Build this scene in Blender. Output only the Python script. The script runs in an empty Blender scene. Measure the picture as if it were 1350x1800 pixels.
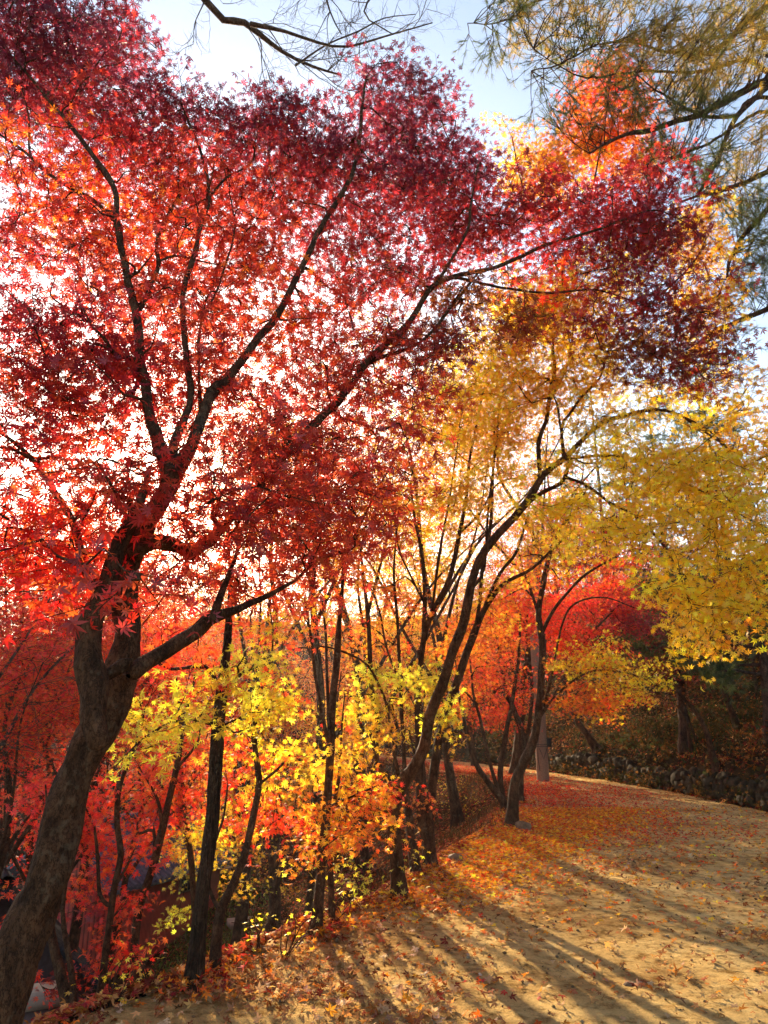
import bpy, math, random
import numpy as np
from mathutils import Vector

# ------------------------------------------------------------------ camera, sky, sun, exposure
F = 1300.0                       # focal length in photo pixels (1350 x 1800)
PITCH = math.radians(15.9)
CAM = np.array([0.0, 0.0, 1.6])
SP, CP = math.sin(PITCH), math.cos(PITCH)
scene = bpy.context.scene
cam_d = bpy.data.cameras.new('camera')
cam = bpy.data.objects.new('camera', cam_d)
scene.collection.objects.link(cam)
scene.camera = cam
cam.location = CAM
cam.rotation_euler = (math.radians(90) + PITCH, 0, 0)
cam_d.sensor_fit = 'VERTICAL'
cam_d.sensor_height = 36.0
cam_d.lens = 36.0 * F / 1800.0
cam_d.clip_start = 0.05
cam_d.clip_end = 2000.0

SUN_DIR = np.array([-345 / F, CP - 40 / F * SP, SP + 40 / F * CP])
SUN_DIR /= np.linalg.norm(SUN_DIR)
SUN_EL = math.asin(SUN_DIR[2])
SUN_AZ = math.atan2(SUN_DIR[0], SUN_DIR[1])      # from +Y towards +X
world = bpy.data.worlds.new('World')
scene.world = world
world.use_nodes = True
wn = world.node_tree
wn.nodes.clear()
sky = wn.nodes.new('ShaderNodeTexSky')
sky.sky_type = 'NISHITA'
sky.sun_disc = False
sky.sun_elevation = SUN_EL
sky.sun_rotation = SUN_AZ
sky.air_density = 1.0
sky.dust_density = 1.3
sky.ozone_density = 1.0
bg = wn.nodes.new('ShaderNodeBackground')
bg.inputs['Strength'].default_value = 0.085
wo = wn.nodes.new('ShaderNodeOutputWorld')
wn.links.new(sky.outputs[0], bg.inputs[0])
wn.links.new(bg.outputs[0], wo.inputs[0])
sun_d = bpy.data.lights.new('sun', 'SUN')
sun_d.energy = 5.0
sun_d.angle = math.radians(0.5)
sun_d.color = (1.0, 0.82, 0.55)
sun = bpy.data.objects.new('sun', sun_d)
scene.collection.objects.link(sun)
sun.rotation_euler = Vector(SUN_DIR).to_track_quat('Z', 'Y').to_euler()
scene.view_settings.view_transform = 'Standard'
scene.view_settings.look = 'None'
scene.view_settings.exposure = 2.1
scene.view_settings.gamma = 1.0
scene.cycles.max_bounces = 10
scene.cycles.diffuse_bounces = 6
scene.cycles.transmission_bounces = 6
scene.cycles.use_denoising = True

rng = np.random.default_rng(7)

# ------------------------------------------------------------------ pixel <-> world
def ray(px, py):
    a = (px - 675.0) / F
    b = (900.0 - py) / F
    return np.array([a, CP - b * SP, SP + b * CP])
def W(px, py, Y):
    d = ray(px, py)
    return CAM + d * (Y / d[1])
def scale_at(px, py, Y):          # metres per photo pixel at depth Y
    return (Y / ray(px, py)[1]) / F

# ------------------------------------------------------------------ noise
def _hash(ix, iy, iz):
    n = (ix * 374761393 + iy * 668265263 + iz * 2147483647 // 7 * 31 + 1013904223) & 0xffffffff
    n = ((n ^ (n >> 13)) * 1274126177) & 0xffffffff
    return ((n ^ (n >> 16)) & 0xffff) / 65535.0
def vnoise(x, y, seed=0):
    x = np.asarray(x, float); y = np.asarray(y, float)
    ix = np.floor(x).astype(np.int64); iy = np.floor(y).astype(np.int64)
    fx = x - ix; fy = y - iy
    fx = fx * fx * (3 - 2 * fx); fy = fy * fy * (3 - 2 * fy)
    s = np.int64(seed)
    a = _hash(ix, iy, s); b = _hash(ix + 1, iy, s); c = _hash(ix, iy + 1, s); d = _hash(ix + 1, iy + 1, s)
    return (a * (1 - fx) + b * fx) * (1 - fy) + (c * (1 - fx) + d * fx) * fy
def fbm(x, y, o=4, seed=0):
    t = 0; a = 0.5
    for i in range(o):
        t = t + a * (vnoise(x * 2 ** i, y * 2 ** i, seed + i) - 0.5); a *= 0.5
    return t

# ------------------------------------------------------------------ terrain
CY = [-30, -5, 0, 3, 4.78, 5.24, 6.2, 7.5, 9.5, 12.6, 16, 19, 24, 32, 45, 60, 200]
CX = [-14, -6, -3.2, -2.3, -1.75, -1.35, -.85, -.05, .62, 1.75, 2.6, 3.2, 2.8, 0.2, -7, -20, -60]
RY = [-30, 0, 14, 19, 24, 28, 32, 36, 45, 60, 200]
RX = [7.6, 7.3, 7.0, 6.8, 6.0, 5.0, 3.6, 1.8, -4, -18, -60]
def crest(y): return np.interp(y, CY, CX)
def redge(y): return np.interp(y, RY, RX)
def sstep(a, b, x):
    t = np.clip((x - a) / (b - a), 0, 1); return t * t * (3 - 2 * t)
def hbase(x, y):
    x = np.asarray(x, float); y = np.asarray(y, float)
    d = crest(y) - x
    dr = x - redge(y)
    drop = -0.52 * np.maximum(d, 0) + 0.12 * np.exp(-((d - 0.3) / 0.5) ** 2) - 0.05 * sstep(-0.6, 0.2, d)
    fl = -5.0
    val = np.maximum(drop, fl + 0.12 * np.maximum(d - 10, 0))
    hill = np.maximum(0, d - 20) * 0.12
    val = np.where(d > 0, np.logaddexp(drop * 3, fl * 3) / 3 + 0.0 * hill, drop)
    right = np.where(dr > 0, 0.75 * sstep(0.25, 0.6, dr) + 0.5 * np.maximum(dr - 0.6, 0), 0)
    right = np.where(right > 9, 9 + (right - 9) * 0.35, right)
    h = val + right
    # far side of the valley climbs again
    far = np.maximum(0, y - 38) * 0.34 * sstep(36, 60, y)
    far = np.minimum(far, 9)
    leftrise = np.maximum(0, -x - 17) * 0.12
    return h + far * (1 - sstep(0, 20, dr)) + np.minimum(leftrise, 3)
def hh(x, y):
    x = np.asarray(x, float); y = np.asarray(y, float)
    d = crest(y) - x; dr = x - redge(y)
    rough = 0.02 + 0.16 * sstep(0.2, 2.5, d) + 0.3 * sstep(0.5, 3, dr)
    return hbase(x, y) + rough * fbm(x * .8, y * .8, 4, 3) * 2 + 0.012 * fbm(x * 5, y * 5, 3, 9)
def ground_hit(px, py):
    d = ray(px, py)
    s = 1.5
    while s < 150:
        p = CAM + d * s
        if p[2] <= float(hh(p[0], p[1])): return p
        s += 0.04
    return None

# ------------------------------------------------------------------ object helpers
COL = scene.collection
def link(o, parent=None):
    COL.objects.link(o)
    if parent is not None: o.parent = parent
    return o
def mesh_np(name, verts, faces_flat, face_sizes, mat, parent=None, colors=None, smooth=False, origin=None):
    me = bpy.data.meshes.new(name)
    verts = np.asarray(verts, np.float32).reshape(-1, 3)
    if origin is not None: verts = verts - np.asarray(origin, np.float32)
    nv, nf = len(verts), len(face_sizes)
    me.vertices.add(nv)
    me.vertices.foreach_set('co', verts.ravel())
    ff = np.asarray(faces_flat, np.int32)
    me.loops.add(len(ff))
    me.loops.foreach_set('vertex_index', ff)
    me.polygons.add(nf)
    fs = np.asarray(face_sizes, np.int32)
    st = np.zeros(nf, np.int32); st[1:] = np.cumsum(fs)[:-1]
    me.polygons.foreach_set('loop_start', st)
    me.polygons.foreach_set('loop_total', fs)
    if smooth: me.polygons.foreach_set('use_smooth', np.ones(nf, bool))
    if colors is not None:
        at = me.color_attributes.new('tint', 'FLOAT_COLOR', 'POINT')
        c = np.ones((nv, 4), np.float32); c[:, :3] = colors
        at.data.foreach_set('color', c.ravel())
    me.materials.append(mat)
    me.update(calc_edges=True)
    o = bpy.data.objects.new(name, me)
    return link(o, parent)
def thing(name, label, cat, loc=(0, 0, 0), group=None):
    o = bpy.data.objects.new(name, None)
    o.empty_display_size = 0.2
    link(o); o.location = [float(v) for v in loc]
    o['label'] = label; o['category'] = cat
    if group: o['group'] = group
    return o
def tag(o, label, cat, group=None):
    o['label'] = label; o['category'] = cat
    if group: o['group'] = group
    return o
class MB:
    """collects polygons (list based) for small objects"""
    def __init__(s): s.v = []; s.f = []
    def add(s, vs, fs):
        n = len(s.v); s.v += [tuple(map(float, v)) for v in vs]; s.f += [[i + n for i in f] for f in fs]
    def box(s, c, size, rz=0, bev=0.0):
        hx, hy, hz = [v / 2 for v in size]
        cs, sn = math.cos(rz), math.sin(rz)
        vs = []
        for x, y, z in [(-hx, -hy, -hz), (hx, -hy, -hz), (hx, hy, -hz), (-hx, hy, -hz), (-hx, -hy, hz), (hx, -hy, hz), (hx, hy, hz), (-hx, hy, hz)]:
            vs.append((c[0] + x * cs - y * sn, c[1] + x * sn + y * cs, c[2] + z))
        s.add(vs, [[0, 3, 2, 1], [4, 5, 6, 7], [0, 1, 5, 4], [1, 2, 6, 5], [2, 3, 7, 6], [3, 0, 4, 7]])
    def build(s, name, mat, parent=None, smooth=False, origin=None):
        flat = [i for f in s.f for i in f]
        return mesh_np(name, s.v, flat, [len(f) for f in s.f], mat, parent, smooth=smooth, origin=origin)

# ------------------------------------------------------------------ materials
def new_mat(name):
    m = bpy.data.materials.new(name); m.use_nodes = True
    nt = m.node_tree; nt.nodes.clear()
    out = nt.nodes.new('ShaderNodeOutputMaterial')
    return m, nt, out
def N(nt, t, **kw):
    n = nt.nodes.new(t)
    for k, v in kw.items():
        if k in n.inputs: n.inputs[k].default_value = v
        else: setattr(n, k, v)
    return n
def ramp(nt, stops):
    r = nt.nodes.new('ShaderNodeValToRGB')
    el = r.color_ramp.elements
    while len(el) < len(stops): el.new(0.5)
    for e, (p, c) in zip(el, stops): e.position = p; e.color = (*c, 1)
    return r
def leaf_mat(name, trans=0.62, gloss=0.035, tmul=(1.38, 1.12, 0.8)):
    m, nt, out = new_mat(name)
    at = N(nt, 'ShaderNodeAttribute', attribute_name='tint')
    geo = N(nt, 'ShaderNodeNewGeometry')
    di = N(nt, 'ShaderNodeBsdfDiffuse'); tr = N(nt, 'ShaderNodeBsdfTranslucent')
    mul = N(nt, 'ShaderNodeMix', data_type='RGBA', blend_type='MULTIPLY')
    mul.inputs[0].default_value = 1.0
    mul.inputs[7].default_value = (*tmul, 1)
    mul.clamp_result = True
    nt.links.new(at.outputs['Color'], mul.inputs[6])
    nt.links.new(at.outputs['Color'], di.inputs['Color'])
    nt.links.new(mul.outputs[2], tr.inputs['Color'])
    mx = N(nt, 'ShaderNodeMixShader'); mx.inputs[0].default_value = trans
    nt.links.new(di.outputs[0], mx.inputs[1]); nt.links.new(tr.outputs[0], mx.inputs[2])
    gl = N(nt, 'ShaderNodeBsdfGlossy', Roughness=0.45)
    gl.inputs['Color'].default_value = (1, 1, 1, 1)
    m2 = N(nt, 'ShaderNodeMixShader'); m2.inputs[0].default_value = gloss
    nt.links.new(mx.outputs[0], m2.inputs[1]); nt.links.new(gl.outputs[0], m2.inputs[2])
    nt.links.new(m2.outputs[0], out.inputs[0])
    return m
def bark_mat(name, c1, c2, sc=18.0, bump=0.6, ridged=False):
    m, nt, out = new_mat(name)
    tc = N(nt, 'ShaderNodeTexCoord')
    mp = N(nt, 'ShaderNodeMapping'); mp.inputs['Scale'].default_value = (1, 1, 0.18 if ridged else 0.45)
    nt.links.new(tc.outputs['Object'], mp.inputs[0])
    n1 = N(nt, 'ShaderNodeTexNoise', Scale=sc, Detail=6.0, Roughness=0.65)
    n2 = N(nt, 'ShaderNodeTexNoise', Scale=sc * 0.22, Detail=3.0)
    n3 = N(nt, 'ShaderNodeTexVoronoi', Scale=sc * 2.2, feature='DISTANCE_TO_EDGE')
    nt.links.new(mp.outputs[0], n1.inputs[0]); nt.links.new(tc.outputs['Object'], n2.inputs[0]); nt.links.new(mp.outputs[0], n3.inputs[0])
    r = ramp(nt, [(0.36, c1), (0.64, c2)])
    nt.links.new(n1.outputs[0], r.inputs[0])
    r2 = ramp(nt, [(0.35, (0.65, 0.65, 0.62)), (0.65, (1.15, 1.1, 1.05))])
    nt.links.new(n2.outputs[0], r2.inputs[0])
    mul = N(nt, 'ShaderNodeMix', data_type='RGBA', blend_type='MULTIPLY'); mul.inputs[0].default_value = 1
    nt.links.new(r.outputs[0], mul.inputs[6]); nt.links.new(r2.outputs[0], mul.inputs[7])
    n4 = N(nt, 'ShaderNodeTexVoronoi', Scale=sc * 1.3, feature='DISTANCE_TO_EDGE'); nt.links.new(mp.outputs[0], n4.inputs[0])
    wz = N(nt, 'ShaderNodeMix', data_type='RGBA', blend_type='LINEAR_LIGHT'); wz.inputs[0].default_value = 0.12
    nt.links.new(mp.outputs[0], wz.inputs[6]); nt.links.new(n1.outputs[1], wz.inputs[7]); nt.links.new(wz.outputs[2], n4.inputs[0])
    r4 = ramp(nt, [(0.0, (0.22, 0.20, 0.18)), (0.12, (1, 1, 1))]); nt.links.new(n4.outputs[0], r4.inputs[0])
    mu4 = N(nt, 'ShaderNodeMix', data_type='RGBA', blend_type='MULTIPLY'); mu4.inputs[0].default_value = 0.9
    nt.links.new(mul.outputs[2], mu4.inputs[6]); nt.links.new(r4.outputs[0], mu4.inputs[7])
    n5 = N(nt, 'ShaderNodeTexNoise', Scale=sc * 1.9, Detail=2.0); nt.links.new(tc.outputs['Object'], n5.inputs[0])
    n6 = N(nt, 'ShaderNodeTexNoise', Scale=sc * .12, Detail=2.0); nt.links.new(tc.outputs['Object'], n6.inputs[0])
    lm = N(nt, 'ShaderNodeMath', operation='MULTIPLY'); nt.links.new(n5.outputs[0], lm.inputs[0]); nt.links.new(n6.outputs[0], lm.inputs[1])
    r5 = ramp(nt, [(0.30, (0, 0, 0)), (0.36, (.22, .22, .22))]); nt.links.new(lm.outputs[0], r5.inputs[0])
    mx5 = N(nt, 'ShaderNodeMix', data_type='RGBA'); mx5.inputs[7].default_value = (0.20, 0.14, 0.08, 1)      # lichen specks
    nt.links.new(r5.outputs[0], mx5.inputs[0]); nt.links.new(mu4.outputs[2], mx5.inputs[6])
    b = N(nt, 'ShaderNodeBsdfPrincipled', Roughness=0.9, **{'Specular IOR Level': 0.12})
    nt.links.new(mx5.outputs[2], b.inputs['Base Color'])
    add = N(nt, 'ShaderNodeMath', operation='MULTIPLY_ADD'); add.inputs[1].default_value = 1.6 if ridged else 0.5
    nt.links.new(n3.outputs[0], add.inputs[0]); nt.links.new(n1.outputs[0], add.inputs[2])
    bp = N(nt, 'ShaderNodeBump', Strength=min(1, bump * 1.5), Distance=0.04)
    nt.links.new(add.outputs[0], bp.inputs['Height']); nt.links.new(bp.outputs[0], b.inputs['Normal'])
    nt.links.new(b.outputs[0], out.inputs[0])
    return m
def simple_mat(name, c1, c2, sc=6.0, rough=0.8, bump=0.2, dist=0.01, detail=6.0, coord='Object', spec=0.25):
    m, nt, out = new_mat(name)
    tc = N(nt, 'ShaderNodeTexCoord')
    n1 = N(nt, 'ShaderNodeTexNoise', Scale=sc, Detail=detail, Roughness=0.65)
    nt.links.new(tc.outputs[coord], n1.inputs[0])
    r = ramp(nt, [(0.32, c1), (0.68, c2)])
    nt.links.new(n1.outputs[0], r.inputs[0])
    b = N(nt, 'ShaderNodeBsdfPrincipled', Roughness=rough, **{'Specular IOR Level': spec})
    nt.links.new(r.outputs[0], b.inputs['Base Color'])
    bp = N(nt, 'ShaderNodeBump', Strength=bump, Distance=dist)
    nt.links.new(n1.outputs[0], bp.inputs['Height']); nt.links.new(bp.outputs[0], b.inputs['Normal'])
    nt.links.new(b.outputs[0], out.inputs[0])
    return m
M_LEAF = leaf_mat('leaf')
M_LITTER = leaf_mat('litter_leaf', trans=0.25, gloss=0.004)
M_GRASS = leaf_mat('grass_blade', trans=0.3, gloss=0.0)
M_NEEDLE = leaf_mat('needle', trans=0.3, gloss=0.04)
M_BARK = bark_mat('maple_bark', (0.045, 0.021, 0.010), (0.15, 0.072, 0.035))
M_BARK_RIDGE = bark_mat('ridged_bark', (0.032, 0.018, 0.010), (0.11, 0.062, 0.036), sc=22, bump=1.0, ridged=True)
M_BARK_PINE = bark_mat('pine_bark', (0.05, 0.03, 0.02), (0.16, 0.09, 0.06), sc=14, bump=0.9)
M_BARK_GREY = bark_mat('grey_bark', (0.06, 0.045, 0.033), (0.17, 0.125, 0.09), sc=16)

def path_mat():
    m, nt, out = new_mat('sandy_soil')
    tc = N(nt, 'ShaderNodeTexCoord')
    big = N(nt, 'ShaderNodeTexNoise', Scale=0.9, Detail=5.0, Roughness=0.6)
    mid = N(nt, 'ShaderNodeTexNoise', Scale=9.0, Detail=8.0, Roughness=0.75)
    fine = N(nt, 'ShaderNodeTexNoise', Scale=90.0, Detail=6.0, Roughness=0.8)
    vor = N(nt, 'ShaderNodeTexVoronoi', Scale=55.0)
    for n in (big, mid, fine, vor): nt.links.new(tc.outputs['Object'], n.inputs[0])
    r1 = ramp(nt, [(0.32, (0.38, 0.215, 0.078)), (0.5, (0.66, 0.43, 0.165)), (0.7, (0.78, 0.555, 0.24))])
    nt.links.new(big.outputs[0], r1.inputs[0])
    r2 = ramp(nt, [(0.34, (0.34, 0.28, 0.22)), (0.50, (0.92, 0.90, 0.88)), (0.70, (1.2, 1.2, 1.18))])
    nt.links.new(mid.outputs[0], r2.inputs[0])
    mul = N(nt, 'ShaderNodeMix', data_type='RGBA', blend_type='MULTIPLY'); mul.inputs[0].default_value = 1
    nt.links.new(r1.outputs[0], mul.inputs[6]); nt.links.new(r2.outputs[0], mul.inputs[7])
    r3 = ramp(nt, [(0.28, (0.5, 0.45, 0.4)), (0.45, (1, 1, 1)), (0.8, (1.2, 1.2, 1.2))])
    nt.links.new(fine.outputs[0], r3.inputs[0])
    mu2 = N(nt, 'ShaderNodeMix', data_type='RGBA', blend_type='MULTIPLY'); mu2.inputs[0].default_value = 1
    nt.links.new(mul.outputs[2], mu2.inputs[6]); nt.links.new(r3.outputs[0], mu2.inputs[7])
    b = N(nt, 'ShaderNodeBsdfPrincipled', Roughness=0.95, **{'Specular IOR Level': 0.0})
    nt.links.new(mu2.outputs[2], b.inputs['Base Color'])
    a1 = N(nt, 'ShaderNodeMath', operation='MULTIPLY_ADD'); a1.inputs[1].default_value = 0.35
    nt.links.new(fine.outputs[0], a1.inputs[0]); nt.links.new(mid.outputs[0], a1.inputs[2])
    bp = N(nt, 'ShaderNodeBump', Strength=1.0, Distance=0.06)
    nt.links.new(a1.outputs[0], bp.inputs['Height']); nt.links.new(bp.outputs[0], b.inputs['Normal'])
    nt.links.new(b.outputs[0], out.inputs[0])
    return m
M_PATH = path_mat()
M_SOIL = simple_mat('forest_soil', (0.014, 0.009, 0.005), (0.060, 0.036, 0.018), sc=3.0, bump=0.6, dist=0.06, detail=10, spec=0.0)

# ------------------------------------------------------------------ leaf templates
def palmate(lobes, notch, width=0.20, droop=0.25):
    """lobes: list of (angle deg, length); quads centre-shoulder-tip-shoulder per lobe"""
    v = [(0, 0, 0)]; f = []
    n = len(lobes)
    for a, L in lobes:
        a = math.radians(a)
        k = len(v)
        for da, rr in ((-width / max(L, .4), 0.48 * L), (0, L), (width / max(L, .4), 0.48 * L)):
            v.append((rr * math.sin(a + da), rr * math.cos(a + da), -droop * rr * rr + (0.05 if da == 0 and rr < L else 0)))
        f.append([0, k, k + 1, k + 2])
    return np.array(v, float), f
LEAF7 = palmate([(0, 1.0), (40, .95), (-40, .95), (80, .8), (-80, .8), (125, .5), (-125, .5)], .3, 0.24)
LEAF5 = palmate([(0, 1.0), (50, .92), (-50, .92), (102, .65), (-102, .65)], .3, 0.34)
LEAF3 = palmate([(0, 1.0), (75, .85), (-75, .85)], .3, 0.5)

def frames(nrm, yaw):
    nrm = nrm / np.linalg.norm(nrm, axis=1, keepdims=True)
    ref = np.tile(np.array([0.0, 1.0, 0.0]), (len(nrm), 1))
    ref[np.abs(nrm[:, 1]) > 0.95] = (1, 0, 0)
    t = np.cross(ref, nrm); t /= np.linalg.norm(t, axis=1, keepdims=True)
    b = np.cross(nrm, t)
    c, s = np.cos(yaw)[:, None], np.sin(yaw)[:, None]
    return t * c + b * s, -t * s + b * c, nrm
def instance_leaves(tmpl, pos, nrm, yaw, size, curl=None):
    tv, tf = tmpl
    X, Y, Z = frames(nrm, yaw)
    n = len(pos); k = len(tv)
    t = np.broadcast_to(tv, (n, k, 3)).copy()
    if curl is not None: t[:, :, 2] += curl[:, None] * (t[:, :, 0] ** 2) - 0.3 * curl[:, None] * (t[:, :, 1] ** 2)
    t *= size[:, None, None]
    v = pos[:, None, :] + t[:, :, 0:1] * X[:, None] + t[:, :, 1:2] * Y[:, None] + t[:, :, 2:3] * Z[:, None]
    fl = np.array([i for f in tf for i in f])
    faces = (fl[None] + (np.arange(n) * k)[:, None]).ravel()
    sizes = np.tile([len(f) for f in tf], n)
    return v.reshape(-1, 3), faces, sizes, k

# ------------------------------------------------------------------ palettes (leaf reflectance)
PAL = {
    'purple': [((.16, .022, .062), 3), ((.21, .024, .06), 3), ((.30, .028, .05), 2)],  # leaf purple with the blue sky's reflected tinge mixed into the colour
    'crimson': [((.34, .024, .042), 4), ((.25, .02, .042), 2), ((.46, .045, .038), 2)],
    'brick': [((.45, .050, .034), 4), ((.36, .032, .03), 3), ((.56, .095, .038), 2)],
    'red': [((.84, .045, .025), 5), ((.74, .025, .03), 3), ((.86, .14, .03), 2)],
    'scarlet': [((.90, .09, .025), 5), ((.80, .14, .02), 2), ((.74, .03, .02), 3)],
    'orange': [((.82, .24, .025), 4), ((.82, .36, .03), 3), ((.78, .13, .02), 2)],
    'redorange': [((.80, .10, .02), 4), ((.80, .22, .025), 3), ((.72, .04, .02), 3)],
    'amber': [((.93, .50, .03), 5), ((.88, .36, .03), 3), ((.90, .60, .06), 2)],
    'yellow': [((.95, .64, .03), 5), ((.95, .54, .03), 3), ((.95, .74, .07), 2)],
    'lemon': [((.88, .76, .06), 5), ((.70, .70, .08), 3), ((.90, .62, .05), 2)],
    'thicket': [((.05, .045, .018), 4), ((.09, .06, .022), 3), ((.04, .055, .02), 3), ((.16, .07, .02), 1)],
    'darkred': [((.20, .02, .018), 4), ((.32, .03, .02), 3), ((.14, .02, .015), 2)],
    'bronze': [((.26, .08, .018), 4), ((.36, .13, .02), 3), ((.18, .03, .018), 3)],
    'green': [((.09, .13, .02), 4), ((.16, .18, .03), 2), ((.06, .09, .02), 3)],
    'olive': [((.42, .34, .05), 3), ((.28, .28, .06), 3), ((.55, .38, .05), 3)],
    'tan': [((.44, .28, .14), 4), ((.58, .42, .24), 2), ((.26, .13, .06), 4)],
    'grit': [((.30, .20, .11), 4), ((.20, .13, .07), 3), ((.42, .33, .22), 1)],
    'straw': [((.10, .062, .025), 4), ((.15, .09, .035), 2), ((.06, .042, .018), 4)],
    'tawny': [((.50, .22, .07), 4), ((.62, .34, .12), 3), ((.36, .12, .05), 3)],
}
def pick(pal, n, jit=0.14):
    p = PAL[pal]
    w = np.array([q[1] for q in p], float); w /= w.sum()
    c = np.array([q[0] for q in p])[rng.choice(len(p), n, p=w)]
    c = c * (1 + rng.normal(0, jit, (n, 1))) * (1 + rng.normal(0, 0.06, (n, 3)))
    return np.clip(c, 0.003, 0.92)

# ------------------------------------------------------------------ tubes
class Tubes:
    def __init__(s): s.V = []; s.F = []; s.n = 0
    def add(s, P, R, sides=8, rough=0.0, seed=0, cap=True):
        P = np.asarray(P, float); R = np.asarray(R, float)
        n = len(P)
        T = np.gradient(P, axis=0); T /= np.linalg.norm(T, axis=1, keepdims=True) + 1e-9
        up = np.array([0.31, -0.9, 0.3]) if abs(T[0][2]) > .8 else np.array([0.0, 0.0, 1.0])
        x = np.cross(up, T[0]); x /= np.linalg.norm(x) + 1e-9
        A = np.linspace(0, 2 * math.pi, sides, endpoint=False)
        rings = []
        for i in range(n):
            x = x - T[i] * np.dot(x, T[i]); x /= np.linalg.norm(x) + 1e-9
            y = np.cross(T[i], x)
            r = R[i] * np.ones(sides)
            if rough > 0:
                z = i * 0.35
                r = r * (1 + rough * (2 * vnoise(np.cos(A) * 1.2 + 5 + seed, np.sin(A) * 1.2 + z, seed) - 1)
                         + rough * .6 * (2 * vnoise(np.cos(A) * 3 + 9, np.sin(A) * 3 + z * 2.2, seed + 5) - 1))
            rings.append(P[i] + (np.cos(A) * r)[:, None] * x + (np.sin(A) * r)[:, None] * y)
        s.V.append(np.concatenate(rings))
        i, j = np.meshgrid(np.arange(n - 1), np.arange(sides), indexing='ij')
        a = s.n + i * sides + j; b = s.n + i * sides + (j + 1) % sides
        s.F.append(np.stack([a, b, b + sides, a + sides], -1).reshape(-1, 4))
        s.n += n * sides
    def build(s, name, mat, parent=None, origin=None):
        F_ = np.concatenate(s.F)
        return mesh_np(name, np.concatenate(s.V), F_.ravel(), np.full(len(F_), 4), mat, parent, smooth=True, origin=origin)
def catmull(P, step=0.08, maxn=200):
    P = np.asarray(P, float)
    if len(P) == 2: P = np.stack([P[0], (P[0] + P[1]) / 2, P[1]])
    Q = np.concatenate([[2 * P[0] - P[1]], P, [2 * P[-1] - P[-2]]])
    out = []
    for i in range(1, len(Q) - 2):
        L = np.linalg.norm(Q[i + 1, :3] - Q[i, :3])
        k = int(min(maxn, max(2, L / step)))
        t = np.linspace(0, 1, k, endpoint=False)[:, None]
        a, b, c, d = Q[i - 1], Q[i], Q[i + 1], Q[i + 2]
        out.append(0.5 * ((2 * b) + (-a + c) * t + (2 * a - 5 * b + 4 * c - d) * t ** 2 + (-a + 3 * b - 3 * c + d) * t ** 3))
    out.append(Q[-2][None])
    return np.concatenate(out)

# ------------------------------------------------------------------ tree builder
def sprays_to_leaves(C, D, rad, nleaf, size, pals, tmpl, jit_n, mat, name, parent, origin, flat=0.05):
    """C spray centres (n,3), D outward directions (n,3), pals list of palette name per spray"""
    n = len(C)
    cnt = np.maximum(3, rng.poisson(nleaf, n))
    idx = np.repeat(np.arange(n), cnt)
    m = len(idx)
    ang = rng.uniform(0, 2 * math.pi, m); rr = np.sqrt(rng.uniform(0, 1, m)) * rad
    Dh = D.copy(); Dh[:, 2] *= 0.35
    Dh /= np.linalg.norm(Dh, axis=1, keepdims=True) + 1e-9
    side = np.cross(Dh, np.array([0, 0, 1.0])); side /= np.linalg.norm(side, axis=1, keepdims=True) + 1e-9
    tilt = rng.normal(0, 0.22, (n, 1))
    upv = np.cross(side, Dh) + side * tilt
    lx = np.cos(ang) * rr * 1.25; ly = np.sin(ang) * rr * 0.85
    droop = -0.35 * (rr / rad) ** 2 * rad * rng.uniform(.3, 1.2, n)[idx]
    pos = C[idx] + Dh[idx] * lx[:, None] + side[idx] * ly[:, None] + upv[idx] * (rng.normal(0, flat, m) + droop)[:, None]
    nrm = upv[idx] + rng.normal(0, jit_n, (m, 3)) + np.array([0, 0, .25])
    yaw = rng.uniform(0, 2 * math.pi, m)
    sz = size * rng.uniform(0.5, 1.25, m)
    v, f, fs, k = instance_leaves(tmpl, pos, nrm, yaw, sz, curl=rng.normal(-0.2, 0.45, m))
    col = np.zeros((m, 3))
    pals = np.array(pals)
    tone = rng.normal(0, 0.12, n)
    for p in set(pals):
        sel = pals[idx] == p
        col[sel] = pick(p, int(sel.sum()))
    col = np.clip(col * (1 + tone[idx][:, None]), 0.003, 0.92)
    return mesh_np(name, v, f, fs, mat, parent, colors=np.repeat(col, k, axis=0), origin=origin)

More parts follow.
